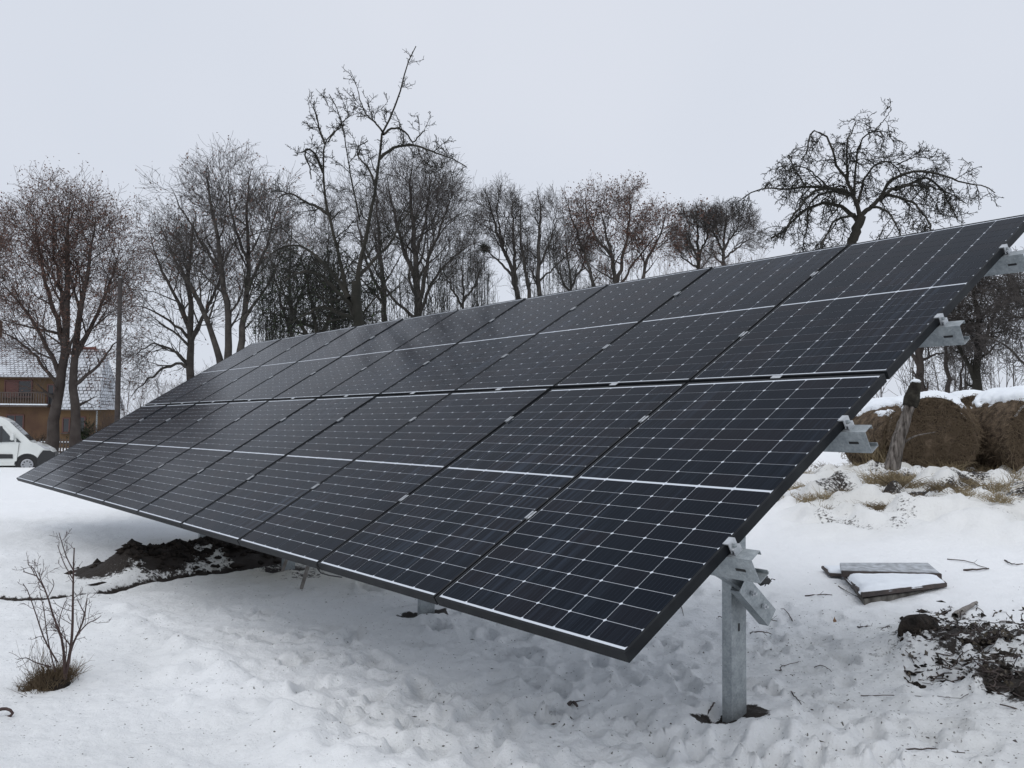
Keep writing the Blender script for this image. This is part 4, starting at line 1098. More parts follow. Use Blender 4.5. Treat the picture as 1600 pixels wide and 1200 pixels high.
for q, (a_, b_, l_) in enumerate(((1300, 775, 'pale straw tuft lowest left on the bank'), (1370, 768, 'short straw tuft just below the wide straw tuft'), (1530, 775, 'straw tuft in open snow left of the cut-off bale foot'), (1405, 762, 'straw tuft at the right rim of the wide straw tuft'), (1560, 770, 'leaning straw tuft below the cut-off bale'), (1475, 775, 'lone straw tuft below the round-faced bale'))):
    grass_tuft(l_, a_, b_, 110, 0.22, 0.11, 0.9, seed=90 + q, mt=(m_straw, m_strawd)[q % 2], rad=0.004)

# ------------------------------------------------------------------ board covered pit
c = on_ground(1385, 915)
cover = empty('pit_cover', c, 'low pit with old wooden boards on top, covered with a slab of snow', 'wooden cover', rz=math.radians(0))
def near(pxy, z):                           # plan point of a pixel at height z above the snow there
    r = ray(*pxy); t = (CH - (c[2] + z)) / -r[2]; return np.array([r[0] * t, r[1] * t, c[2] + z])
A1, A2, A3, A4 = near((1318, 898), 0.05), near((1346, 927), 0.05), near((1480, 911), 0.05), near((1462, 896), 0.05)
B0 = A4 + (A4 - A1) * 0.0
def slab(name, top, th, mt, parent, jit=0.0, seed=0, n=10):
    g = np.random.default_rng(seed); m = MB(); k = len(top)
    v = [np.array(p) - np.array(c) for p in top] + [np.array(p) - np.array(c) - np.array([0, 0, th]) for p in top]
    m.add(v, [tuple(range(k)), tuple(range(2 * k - 1, k - 1, -1))] + [(i, (i + 1) % k, k + (i + 1) % k, k + i) for i in range(k)])
    return m.build(name, mt, parent, bevel=0.004)
slab('masonry_rim', [A1 + (A2 - A1) * 0.03 + [0.03, 0.02, -0.045], A2 + [0.03, 0.03, -0.045], A3 + [-0.05, 0.03, -0.045], A4 + [-0.03, -0.02, -0.045]], 0.16, mat('rim_concrete', (0.05, 0.045, 0.04), 0.95, noise=(9, (0.20, 0.19, 0.17), 8), bump=(20, 1, 0.02)), cover)
for q in range(5):                          # boards laid side by side
    t0, t1 = q / 5 + 0.004, (q + 1) / 5 - 0.004
    dz = np.array([0, 0, 0.002 * (q % 3)])
    slab('board', [A1 + (A2 - A1) * t1 + dz, A4 + (A3 - A4) * t1 + dz, A4 + (A3 - A4) * t0 + dz, A1 + (A2 - A1) * t0 + dz], 0.034, m_wooddark, cover)
def snow_blob(name, poly, z0, th, parent, seed, inset=0.93, origin=None, res=30):
    origin = c if origin is None else origin
    """thin rounded slab of snow over a quadrilateral"""
    u = np.linspace(0, 1, res); U_, V_ = np.meshgrid(u, u, indexing='ij')
    p = [np.array(q, float) for q in poly]
    ctr = sum(p) / 4
    p = [ctr + (q - ctr) * inset for q in p]
    S = ((1 - U_)[..., None] * (1 - V_)[..., None] * p[0] + U_[..., None] * (1 - V_)[..., None] * p[1] + U_[..., None] * V_[..., None] * p[2] + (1 - U_)[..., None] * V_[..., None] * p[3])
    e = np.minimum(np.minimum(U_, 1 - U_), np.minimum(V_, 1 - V_)); ee = np.clip(e * 7, 0, 1)
    S[..., 0] += fbm(S[..., 0] * 6 + seed, S[..., 1] * 6, 3) * 0.04; S[..., 1] += fbm(S[..., 0] * 6, S[..., 1] * 6 + seed, 3) * 0.04
    S[..., 2] += z0 + th * np.sqrt(1 - (1 - ee) ** 2) * (1 + 0.7 * fbm(S[..., 0] * 7 + seed, S[..., 1] * 7, 3)) - 0.012 * (e <= 0)
    n = res; i = np.arange(n - 1)[:, None] * n; j = np.arange(n - 1)[None]
    Q = np.stack([i + j, i + n + j, i + n + j + 1, i + j + 1], -1).reshape(-1, 4)
    return link(name, np_mesh(name, S.reshape(-1, 3) - origin, Q, None, m_snowcap, True), parent)
snow_blob('snow_slab', [A1, A2, A3, A4], 0.002, 0.035, cover, 3, 0.985)
# the loose plank leaning behind it
C1, C2, C3, C4 = near((1312, 879), 0.13), near((1314, 891), 0.105), near((1469, 895), 0.09), near((1450, 879), 0.12)
pl = empty('plank', c, 'grey plank lying behind the snowy boards, its top dusted with snow', 'plank')
slab('board', [C1, C2, C3, C4], 0.028, mat('weathered_grey_board', (0.26, 0.275, 0.29), 0.8, noise=(18, (0.50, 0.53, 0.57), 8), bump=(40, 0.5, 0.004)), pl)
slab('board_edge', [C2 + [0, -0.004, -0.002], C2 + [0, -0.03, -0.002], C3 + [0, -0.03, -0.002], C3 + [0, -0.004, -0.002]], 0.045, m_wooddark, pl)
E1, E2, E3, E4 = near((1283, 884), 0.06), near((1296, 896), 0.04), near((1322, 897), 0.05), near((1318, 884), 0.07)
sp_ = empty('plank_end', c, 'short dark board end sticking out left of the grey plank', 'board')
slab('board', [E1, E2, E3, E4], 0.025, m_wooddark, sp_)
snow_blob('snow_dusting', [E1, E2, E3, E4], 0.002, 0.012, sp_, 9, 0.85)
g_ = np.random.default_rng(70)

# ------------------------------------------------------------------ bush at the left
def px_tube(pl, dist, w0, w1, dy=0.0, n=10):
    m_ = len(pl); pts = [P(x, y, dist + dy * q / (m_ - 1)) for q, (x, y) in enumerate(pl)]
    return resample(pts, n), np.linspace(w0, w1, n) * dist / F / 2
bp_ = on_ground(88, 1070); bd = bp_[1]
bush = empty('young_bush', bp_, 'small bare bush with dark twigs growing from a brown grass tuft at left foreground', 'bush')
st = [([(101, 1062), (112, 1000), (114, 930), (115, 880), (116, 856)], 5, 1.8, 0.05), ([(115, 892), (103, 868), (92, 832)], 2, 1.0, 0.0), ([(114, 905), (100, 880), (90, 852)], 1.8, 1, 0.05),
      ([(101, 1060), (98, 1005), (84, 965), (70, 920), (52, 895), (36, 893)], 4.5, 1.4, -0.1), ([(106, 1045), (112, 1012), (130, 970), (136, 935)], 4, 1.5, 0.1),
      ([(118, 995), (136, 975), (150, 968), (158, 962)], 2.4, 1.0, 0.1), ([(90, 1035), (70, 1000), (58, 965), (44, 925), (36, 912)], 2.6, 1.1, -0.15),
      ([(86, 1050), (75, 1000), (68, 950), (62, 925)], 2.2, 1.1, 0.1), ([(80, 1042), (55, 1035), (42, 1028), (28, 1030)], 2.4, 1.0, -0.1), ([(60, 905), (52, 888), (44, 882)], 1.6, 0.9, -0.1),
      ([(74, 935), (84, 915), (82, 905)], 1.5, 0.9, 0), ([(70, 920), (62, 900), (64, 888)], 1.5, 0.9, 0), ([(112, 1012), (96, 990), (84, 975)], 1.8, 1, 0), ([(133, 960), (125, 945), (120, 935)], 1.6, 0.9, 0),
      ([(98, 1005), (92, 975), (100, 945), (104, 938)], 2, 1, 0.1), ([(55, 900), (48, 885)], 1.4, 0.9, 0), ([(100, 1050), (104, 1010), (98, 980)], 2, 1, -.1)]
m_bushb = mat('dark_red_twig', (0.040, 0.024, 0.022), 0.7, noise=(20, (0.075, 0.05, 0.045)), spec=0.3)
PTs = []; RDs = []
for pl_, wa, wb, dy in st:
    a, b = px_tube(pl_, bd, wa, wb, dy); PTs.append(a); RDs.append(b)
    tmesh('stem', [((a[None] - bp_), b[None], 6)], m_bushb, bush)
gb = np.random.default_rng(12)
A_ = grow(gb, np.array(PTs), np.array(RDs), 9, 0.25, 1, 0.10, (30, 65), 0.3, 0.25, 5, None, 0.6, 0.0011, rmax=0.0022, Ljit=0.6)
B_ = grow(gb, *A_, 3, 0.2, 1, 0.035, (30, 65), 0.2, 0.3, 3, None, 0.7, 0.0009)
tmesh('twigs', [(A_[0] - bp_, A_[1], 3), (B_[0] - bp_, B_[1], 3)], m_bushb, bush, 'stuff')
m_tuft = mat('brown_grass', (0.085, 0.062, 0.042), 0.9, noise=(6, (0.17, 0.13, 0.085)), spec=0.1)
for q, (a_, b_, n_, h_) in enumerate(((78, 1068, 900, 0.125), (58, 1074, 420, 0.10), (95, 1060, 420, 0.115))):
    cc = ground_pt(a_, b_); cc[2] = gz(cc[0], cc[1]) - 0.015
    T_ = tuft(gb, cc - bp_, n_, h_, 0.032, 0.42)
    ob = link('grass', np_mesh('grass', *tubes(T_, np.broadcast_to(np.array([1, 0.9, 0.6, 0.3]) * 0.0014, (n_, 4)), 3), None, m_tuft), bush); ob['kind'] = 'stuff'
T_ = tuft(gb, ground_pt(72, 1060) - bp_, 60, 0.26, 0.04, 0.16)
ob = link('grass_stalks', np_mesh('grass_stalks', *tubes(T_, np.broadcast_to(np.array([1, 0.9, 0.6, 0.3]) * 0.0012, (60, 4)), 3), None, m_tuft), bush); ob['kind'] = 'stuff'
link('root_clod', MB().lathe([(0.01, 0.05), (0.055, 0.045), (0.075, 0.01), (0.06, -0.04)], 14, o=(-0.02, 0.02, 0)).mesh('root_clod', m_soil, smooth=True), bush)
# dark twig at the left edge
e = on_ground(8, 1116)
tw = empty('bent_root', e, 'dark bent root breaking through the snow at the left edge', 'root')
a, b = px_tube([(-20, 1122), (0, 1112), (14, 1112), (20, 1120), (10, 1124)], e[1], 6, 4)
tmesh('root', [(a[None] - e + [0, 0, 0.01], b[None], 7)], m_bushb, tw)

# ------------------------------------------------------------------ litter on the snow
def stick(label, pl, w, name='fallen_twig', cat='twig', group=None, mt=None, lift=0.004, side=2):
    pts = []
    for q in pl:
        g0 = ground_pt(*q); g0[2] = gz(g0[0], g0[1]) + lift + 0.006 * (len(pts) % 2); pts.append(g0)
    R_ = resample(pts, max(6, 2 * len(pl) + 2)); o = R_[0].copy(); px = o[1] / F
    R_[1:-1, 2] += g_.uniform(0, 0.008, len(R_) - 2)
    rd = np.linspace(w, w * 0.5, len(R_)) * px / 2
    gr = [(R_[None] - o, rd[None], 6)]
    if side:
        S_ = grow(g_, R_[None], rd[None], side, 0.2, 0.95, 0.06, (25, 60), 0.1, 0.2, 4, None, 0.6, 0.0010)
        gr.append((S_[0] - o, S_[1], 4))
    Vs = []; Qs = []; k = 0
    for a, b, s in gr:
        V_, Q_ = tubes(a, b, s); Vs.append(V_); Qs.append(Q_ + k); k += len(V_)
    ob = link(name, np_mesh(name, np.concatenate(Vs), np.concatenate(Qs), None, mt or m_wooddark)); ob.location = Vector(o)
    return tag(ob, label, cat, group)
GT = 'twigs lying on the snow'
stick('long dark stick lying in the lower right foreground', [(1408, 1173), (1460, 1171), (1480, 1171), (1508, 1176)], 3.0, group=GT)
stick('curved thin twig on trodden snow right of the nearest post', [(1212, 1045), (1222, 1052), (1220, 1043), (1245, 1035), (1248, 1032)], 1.8, group=GT)
stick('short bent twig standing up right of the post bracket', [(1238, 970), (1228, 955), (1220, 950)], 1.8, group=GT, side=0)
stick('forked twig beside the post just right of the bracket foot', [(1188, 960), (1195, 970), (1214, 972)], 2.4, group=GT, side=3)
stick('dark twig tucked right behind the nearest post', [(1172, 991), (1190, 992), (1204, 988)], 2.2, group=GT)
stick('small thin straight twig below the leaf', [(1272, 1043), (1285, 1045), (1300, 1050)], 1.6, group=GT, side=0)
stick('forked black twig left of the brush heap', [(1340, 978), (1346, 984), (1366, 978)], 2.6, group=GT, side=4)
stick('black twig clump upper left of the brush heap', [(1366, 995), (1382, 985), (1392, 980)], 3.5, group=GT, side=5)
stick('thin long stalk sweeping right from the plank', [(1480, 876), (1510, 880), (1530, 885), (1545, 890)], 1.6, group=GT, side=1)
stick('short thick stick at the end of the thin stalk', [(1505, 891), (1525, 892), (1545, 889)], 3.4, group=GT, side=0)
stick('twig right of the thick stick near the right edge', [(1570, 878), (1582, 885), (1598, 883)], 2.5, group=GT)
stick('long straight stalk pointing at the brush heap from the left', [(1345, 1090), (1400, 1093), (1450, 1096), (1500, 1100)], 1.6, group=GT, side=1)
stick('twig with buds below the brush heap', [(1470, 1085), (1490, 1080), (1515, 1077), (1522, 1085)], 2.4, group=GT, side=4)
stick('curled thin twig left of the stick in the foreground', [(1236, 1090), (1242, 1100), (1252, 1110)], 2.4, group=GT, side=2)
stick('thin upright stalk between post and array edge', [(1064, 945), (1068, 962)], 1.6, group=GT, side=0)
stick('thin stalk left of the nearest post', [(1122, 962), (1135, 972)], 1.6, group=GT, side=0)
stick('short dark piece of twig left of the post hole', [(1104, 1118), (1112, 1113), (1117, 1110)], 4, group=GT, side=0)
stick('thin twig right of the boards below the plank', [(1310, 915), (1325, 925), (1340, 932)], 1.6, group=GT, side=1)
stick('thin dark twig below the boards left of the pit', [(1258, 930), (1275, 932), (1300, 928)], 2.2, group=GT, side=2)
stick('short grey log lying on top of the brush heap', [(1492, 968), (1508, 958), (1526, 945)], 11, 'fallen_branch', 'branch', None, m_wood, 0.02, 0)
stick('dark cut branch end on the snow under the array centre', [(888, 1105), (896, 1104), (902, 1107)], 7, 'fallen_twig', 'twig', GT, None, 0.005, 1)
def flake(label, px, py, s, mt, name='dead_leaf', cat='leaf', rz=0.3, lift=0.012):
    p = on_ground(px, py); p[2] += lift
    v = [(0, -1, 0), (0.55, -0.45, 0.12), (0.75, 0.2, 0.1), (0.3, 0.6, 0.2), (0, 1.1, 0.45), (-0.3, 0.55, 0.22), (-0.7, 0.15, 0.14), (-0.5, -0.5, 0.1), (0, 0, 0.0)]
    v = [(a * s * 0.8, b * s, c_ * s) for a, b, c_ in v]; v2 = [(a, b, c_ - 0.0015) for a, b, c_ in v]
    f = [(8, i, (i + 1) % 8) for i in range(8)] + [(17, 9 + (i + 1) % 8, 9 + i) for i in range(8)] + [(i, 9 + i, 9 + (i + 1) % 8, (i + 1) % 8) for i in range(8)]
    m = MB(); m.add(v + v2, f); ob = m.build(name, mt); ob.location = Vector(p); ob.rotation_euler = (1.0, 0.2, rz); return tag(ob, label, cat)
flake('upright dry brown leaf on the snow right of the nearest post', 1304, 972, 0.026, mat('brown_leaf', (0.16, 0.09, 0.05), 0.8, noise=(30, (0.26, 0.16, 0.09))))
# crumbs: bark bits and clods scattered over the trodden snow
def crumbs(name, label, cat, pts, sizes, mt, seed, flat=0.5, parent=None):
    g = np.random.default_rng(seed); N = len(pts)
    ico = np.array([(1, 0, 0), (-1, 0, 0), (0, 1, 0), (0, -1, 0), (0, 0, 1), (0, 0, -1)], float)
    T0 = np.array([(0, 2, 4), (2, 1, 4), (1, 3, 4), (3, 0, 4), (2, 0, 5), (1, 2, 5), (3, 1, 5), (0, 3, 5)])
    S = sizes[:, None, None] * ico[None] * g.uniform(0.5, 1.4, (N, 6, 1)) * np.array([1, 1, flat])
    a = g.uniform(0, 6.28, N); st_ = g.uniform(1, 2.6, N)
    x = S[..., 0] * st_[:, None]; y = S[..., 1]; S[..., 0] = x * np.cos(a)[:, None] - y * np.sin(a)[:, None]; S[..., 1] = x * np.sin(a)[:, None] + y * np.cos(a)[:, None]
    V = pts[:, None] + S
    T = (T0[None] + (np.arange(N) * 6)[:, None, None]).reshape(-1, 3)
    o = pts[0].copy()
    ob = link(name, np_mesh(name, V.reshape(-1, 3) - (o if parent is None else 0), None, T, mt), parent)
    if parent is None: ob.location = Vector(o); tag(ob, label, cat)
    ob['kind'] = 'stuff'; return ob
g3 = np.random.default_rng(88); pts = []
for _ in range(420):
    x_ = g3.uniform(420, 1600); y_ = g3.uniform(905, 1200) if g3.random() < .8 else g3.uniform(870, 1000)
    if x_ < 640 and y_ > 1000: continue
    pts.append(ground_pt(x_, y_))
pts = np.array(pts); pts[:, 2] = height(pts[:, 0], pts[:, 1]) + 0.001
crumbs('bark_crumbs', 'dark bark crumbs sprinkled over the trodden snow', 'debris', pts, g3.uniform(0.0015, 0.006, len(pts)) * (1 + 2 * (g3.random(len(pts)) < 0.06)), m_wooddark, 1)

# brush heap: soil clods, broken twigs and leaves poking out of the snow
gh = np.random.default_rng(33)
def heap_pt(n, x0, x1, y0, y1):
    out = []
    while len(out) < n:
        x_ = gh.uniform(x0, x1) + 35; y_ = gh.uniform(y0, y1)
        yc = np.interp(x_, [1415, 1475, 1635], [1010, 1015, 1050]); 
        if abs(y_ - yc) > 40 + (x_ - 1415) * 0.14 + gh.normal(0, 12): continue
        out.append(ground_pt(x_, y_))
    out = np.array(out); out[:, 2] = height(out[:, 0], out[:, 1]); return out
hp = heap_pt(1100, 1370, 1720, 930, 1130); h0 = on_ground(1480, 1040)
heap = empty('brush_heap', h0, 'heap of dark soil, broken twigs and leaves half buried in snow at the right edge', 'brush heap')
crumbs('clods', None, None, hp - h0, gh.uniform(0.006, 0.026, len(hp)), m_soil, 5, 0.7, heap)
N = 1100; hp = heap_pt(N, 1375, 1720, 925, 1130) - h0 + [0, 0, 0.008]
d = gh.normal(size=(N, 3)) * [1, 1, 0.28] + [0.3, 0, 0.12]; d /= np.linalg.norm(d, axis=1, keepdims=True); L_ = gh.uniform(0.03, 0.16, (N, 1))
PT = hp[:, None] + (d * L_)[:, None] * np.linspace(-0.4, 0.6, 5)[None, :, None] + gh.normal(size=(N, 5, 3)) * 0.004
tmesh('twigs', [(PT, np.broadcast_to(gh.uniform(0.0012, 0.0042, (N, 1)), (N, 5)), 5)], m_wooddark, heap, 'stuff')
leaves(gh, PT, 1600, 0.015, 0.012, 'leaves', mat('wet_black_leaf', (0.022, 0.020, 0.018), 0.6, noise=(12, (0.07, 0.055, 0.035))), heap)
link('earth_lump', knobby('earth_lump', [on_ground(1398, 1040), on_ground(1400, 1030) + [0, 0, .05], on_ground(1440, 1012) + [0, 0, .05], on_ground(1450, 1028)], [0.03, 0.075, 0.08, 0.03], m_soil, heap, h0, 2, k=16, n=22, amp=0.25).data, heap) if False else knobby('earth_lump', [on_ground(1408, 1034), on_ground(1420, 1030) + [0, 0, .03], on_ground(1446, 1022) + [0, 0, .03], on_ground(1460, 1030)], [0.02, 0.07, 0.08, 0.02], m_soil, heap, h0, 2, k=16, n=22, amp=0.22)

# excavated soil mound: rough clods over the ground swell
gm_ = np.random.default_rng(44); m0 = on_ground(300, 905)
mo = empty('soil_mound', m0, 'long heap of dark dug-up earth with snow patches beside the cable trench', 'earth mound')
mp_ = []
for _ in range(900):
    s = gm_.uniform(0, len(MOUND) - 1.001); i = int(s); q = MOUND[i] * (1 - s + i) + MOUND[i + 1] * (s - i)
    mp_.append([q[0] + gm_.normal(0, 0.2), q[1] + gm_.normal(0, 0.16), 0])
mp_ = np.array(mp_); mp_[:, 2] = height(mp_[:, 0], mp_[:, 1])
crumbs('clods', None, None, mp_ - m0, gm_.uniform(0.008, 0.04, len(mp_)), m_soil, 6, 0.8, mo)

# two wooden pegs beside the third post
for q, (a_, b_, lab) in enumerate((((438, 900), (452, 862), 'thin wooden peg leaning on the left side of the third post'), ((468, 922), (481, 885), 'pale wooden peg leaning on the right side of the third post'))):
    g0 = ground_pt(*a_); g0[2] = gz(g0[0], g0[1]) - 0.05; t_ = P(b_[0], b_[1], g0[1] + 0.02)
    d = t_ - g0; L = np.linalg.norm(d); zq = Vector(d).to_track_quat('Z', 'Y')
    ob = MB().box((-0.02, -0.012, 0), (0.02, 0.012, L)).build('wooden_peg', m_wood, bevel=0.002); ob.location = Vector(g0); ob.rotation_mode = 'QUATERNION'; ob.rotation_quaternion = zq
    tag(ob, lab, 'peg', 'wooden pegs by the trench')
# ------------------------------------------------------------------ house far left
m_wall = mat('ochre_render', (0.145, 0.093, 0.052), 0.95, noise=(0.5, (0.10, 0.070, 0.045), 8), bump=(8, 0.3, 0.02), spec=0.1)
m_brickw = mat('weathered_brick_wall', (0.085, 0.052, 0.038), 0.95, noise=(0.7, (0.13, 0.083, 0.05), 8), bump=(10, 0.5, 0.02), spec=0.1)
m_trim = mat('dark_timber', (0.06, 0.045, 0.04), 0.8, noise=(3, (0.09, 0.07, 0.06)))
m_shut = mat('brown_shutter', (0.10, 0.045, 0.04), 0.8)
m_glassd = mat('dark_window_glass', (0.02, 0.022, 0.026), 0.08, spec=0.6)
def roof_material(bare=0.42):
    m = bpy.data.materials.new('snowy_tile_roof'); m.use_nodes = True; n = m.node_tree; b = n.nodes['Principled BSDF']; L = n.links.new
    tc = n.nodes.new('ShaderNodeTexCoord'); br = n.nodes.new('ShaderNodeTexBrick'); br.inputs['Scale'].default_value = 1.0
    br.inputs['Brick Width'].default_value = 0.32; br.inputs['Row Height'].default_value = 0.30; br.inputs['Mortar Size'].default_value = 0.035; br.offset = 0.5
    br.inputs['Color1'].default_value = (0.17, 0.07, 0.055, 1); br.inputs['Color2'].default_value = (0.11, 0.055, 0.045, 1); br.inputs['Mortar'].default_value = (0.03, 0.025, 0.025, 1)
    L(tc.outputs['UV'], br.inputs['Vector'])
    nz = n.nodes.new('ShaderNodeTexNoise'); nz.inputs['Scale'].default_value = 0.8; nz.inputs['Detail'].default_value = 9; nz.inputs['Roughness'].default_value = 0.7; L(tc.outputs['UV'], nz.inputs['Vector'])
    sx = n.nodes.new('ShaderNodeSeparateXYZ'); L(tc.outputs['UV'], sx.inputs[0])
    # snow thins out towards the ridge and along the tile butts
    mr = n.nodes.new('ShaderNodeMapRange'); L(sx.outputs[1], mr.inputs['Value']); mr.inputs['From Min'].default_value = 4.6; mr.inputs['From Max'].default_value = 6.4; mr.inputs['To Min'].default_value = 0.0; mr.inputs['To Max'].default_value = bare
    s1 = n.nodes.new('ShaderNodeMath'); s1.operation = 'SUBTRACT'; L(nz.outputs['Fac'], s1.inputs[0]); L(mr.outputs[0], s1.inputs[1])
    s2 = n.nodes.new('ShaderNodeMath'); s2.operation = 'MULTIPLY_ADD'; L(br.outputs['Fac'], s2.inputs[0]); s2.inputs[1].default_value = -0.17; L(s1.outputs[0], s2.inputs[2])
    s3 = n.nodes.new('ShaderNodeMapRange'); L(s2.outputs[0], s3.inputs['Value']); s3.inputs['From Min'].default_value = 0.26; s3.inputs['From Max'].default_value = 0.46
    mx = n.nodes.new('ShaderNodeMix'); mx.data_type = 'RGBA'; L(s3.outputs[0], mx.inputs[0]); L(br.outputs['Color'], mx.inputs[6]); mx.inputs[7].default_value = (0.56, 0.59, 0.63, 1)
    L(mx.outputs[2], b.inputs['Base Color']); b.inputs['Roughness'].default_value = 0.9; b.inputs['Specular IOR Level'].default_value = 0.1
    bp = n.nodes.new('ShaderNodeBump'); bp.inputs['Distance'].default_value = 0.05; bp.inputs['Strength'].default_value = 0.6; L(br.outputs['Fac'], bp.inputs['Height']); bp.invert = True; L(bp.outputs['Normal'], b.inputs['Normal'])
    return m
m_roof = roof_material(); m_roof2 = roof_material(0.0)
HD = 68.0; s_ = HD / F                      # metres per pixel at the house
hc = P(0, 700, HD); hz = float(base_h(hc[0], hc[1]))
hz = min(hz, hc[2]) - 0.2
def hx(px): return P(px, 660, HD)[0]
def hzz(py, px=60): return P(px, py, HD)[2]
house = empty('farmhouse', (hx(20), HD, hz), 'ochre two-storey farmhouse with snowy tiled roof and lower wing behind the left bare trees', 'house')
off = np.array([hx(20), HD, hz])
def hb(name, a, b, mt, parent=house, bevel=0):
    return MB().box(tuple(np.array(a) - off), tuple(np.array(b) - off)).build(name, mt, parent, bevel)
XL = hx(-150); XM = hx(88); XR = hx(155)
ze = hzz(584); zl = hzz(634)
hb('wall', (XL, HD, hz - 0.6), (XM - 0.0, HD + 8, ze), m_wall)                 # main block
hb('wall', (XM + 0.003, HD - 0.6, hz - 0.6), (XR, HD + 3.2, zl), m_wall)           # wing
hb('ground_floor_front', (XL, HD - 0.55, hz - 0.6), (XM, HD - 0.003, zl - 0.12), m_brickw)
# balcony slab with snow and railing
hb('balcony_slab', (XL - 0.1, HD - 1.1, zl - 0.117), (XM - 0.2, HD - 0.004, zl + 0.02), m_trim)
hb('balcony_snow', (XL - 0.1, HD - 1.12, zl + 0.022), (XM - 0.2, HD - 0.9, zl + 0.12), m_snowcap, bevel=0.03)
rl = MB(); a0 = np.array([XL, HD - 1.05, zl + 0.02]) - off
W_ = XM - 0.3 - XL
rl.box(tuple(a0 + [0, 0, 0.92]), tuple(a0 + [W_, 0.06, 1.0]))
rail = rl.build('railing', m_trim, house)
pm = MB().box((0, 0, 0), (0.10, 0.03, 0.90)).mesh('picket', m_trim)
for q in range(int(W_ / 0.2)):
    o = link('picket', pm, rail); o.location = Vector(a0 + [q * 0.2, 0.015, 0.015])
def window(x0, x1, y0, y1, yf, panes=2, shutter=False):
    X0, X1, Z0, Z1 = hx(x0), hx(x1), hzz(y1), hzz(y0)
    fr = MB(); t = 0.09
    for a, b in (((X0, Z0), (X1, Z0 + t)), ((X0, Z1 - t), (X1, Z1)), ((X0, Z0 + t), (X0 + t, Z1 - t)), ((X1 - t, Z0 + t), (X1, Z1 - t))):
        fr.box(tuple(np.array([a[0], yf - 0.07, a[1]]) - off), tuple(np.array([b[0], yf - 0.004, b[1]]) - off))
    for k in range(1, panes):
        xm = X0 + (X1 - X0) * k / panes
        fr.box(tuple(np.array([xm - 0.035, yf - 0.065, Z0 + t]) - off), tuple(np.array([xm + 0.035, yf - 0.004, Z1 - t]) - off))
    f_ = fr.build('window', m_shut, house)
    for k in range(panes):
        xa = X0 + t + (X1 - X0 - 2 * t) * k / panes + 0.02; xb = X0 + t + (X1 - X0 - 2 * t) * (k + 1) / panes - 0.02
        MB().box(tuple(np.array([xa, yf - 0.035, Z0 + t]) - off), tuple(np.array([xb, yf - 0.02, Z1 - t]) - off)).build('pane', m_glassd if not (shutter and k == 0) else m_shut, f_)
    hb('sill', (X0 - 0.08, yf - 0.16, Z0 - 0.07), (X1 + 0.08, yf - 0.004, Z0 - 0.003), m_trim, f_)
window(5, 49, 594, 621, HD, 2, True)
window(72, 84, 600, 634, HD, 1)
window(-60, -25, 594, 621, HD, 2)
window(16, 44, 648, 676, HD - 0.553, 2)
window(-70, -40, 648, 676, HD - 0.553, 2)
window(118, 140, 650, 680, HD - 0.603, 2)
window(104, 116, 652, 676, HD - 0.603, 1)
# roofs
def roof(x0, x1, zE, zR, y0, y1, yr, inset, name='roof', eave=0.35, th=0.16):
    """hipped slope on the near side; ridge at yr"""
    v = np.array([[x0 - eave, y0 - eave, zE - 0.12], [x1 + eave, y0 - eave, zE - 0.12], [x1 + eave - inset, yr, zR], [x0 - eave, yr, zR], [x0 - eave, y1, zE], [x1 + eave, y1, zE]]) - off
    v2 = v - [0, 0, th]
    me = bpy.data.meshes.new(name)
    f = [(0, 1, 2, 3), (3, 2, 5, 4), (1, 5, 2), (7, 6, 9, 8), (0, 6, 7, 1), (1, 7, 11, 5), (4, 5, 11, 10), (0, 4, 10, 6), (6, 10, 9), (0, 3, 4), (8, 9, 10, 11), (7, 8, 11)]
    me.from_pydata([tuple(p) for p in np.vstack([v, v2])], [], f); me.materials.append(m_roof)
    uv = me.uv_layers.new(name='uv')
    sl = math.hypot(yr - y0 + eave, zR - zE)
    for p in me.polygons:
        for li in p.loop_indices:
            c_ = me.vertices[me.loops[li].vertex_index].co
            uv.data[li].uv = (c_.x if p.index != 2 else c_.y, (c_.z - (zE - 0.12 - off[2])) / (zR - zE + 0.12) * sl)
    return link(name, me, house)
r1 = roof(XL, XM, ze, hzz(520), HD, HD + 8.4, HD + 4.2, 2.5); r1.data.materials[0] = m_roof2
r2 = roof(XM + 0.36, XR, zl, hzz(541), HD - 0.6, HD + 3.6, HD + 1.7, 0.9)
for nm, xa, xb, z_, y_ in (('eave_board', XL - 0.3, XM + 0.3, ze - 0.20, HD - 0.37), ('eave_board', XM + 0.32, XR + 0.3, zl - 0.20, HD - 0.97)):
    hb(nm, (xa, y_, z_ - 0.16), (xb, y_ + 0.04, z_ - 0.09), m_trim)
rt = MB(); k = 0
rtm = MB().lathe([(0.11, 0), (0.13, 0.36)], 8, 'x').mesh('ridge_tile', mat('ridge_tile_red', (0.14, 0.055, 0.045), 0.9))
for q in range(int((XR - XM - 1.2) / 0.36)):
    o = link('ridge_tile', rtm, house); o.location = Vector(np.array([XM + 0.3 + q * 0.36, HD + 1.7, hzz(541) + 0.02]) - off)
ch_ = MB().box((0, 0, 0), (0.7, 0.6, 1.6)).build('chimney', m_brickw, r1, 0.02); ch_.location = Vector(np.array([hx(-70), HD + 4.0, hzz(515) - 0.4]) - off)
dp = MB().tube([np.array([XR + 0.15, HD - 0.75, zl - 0.25]) - off, np.array([XR + 0.15, HD - 0.68, hz]) - off], 0.06, 8).build('downpipe', m_galv_in, house)

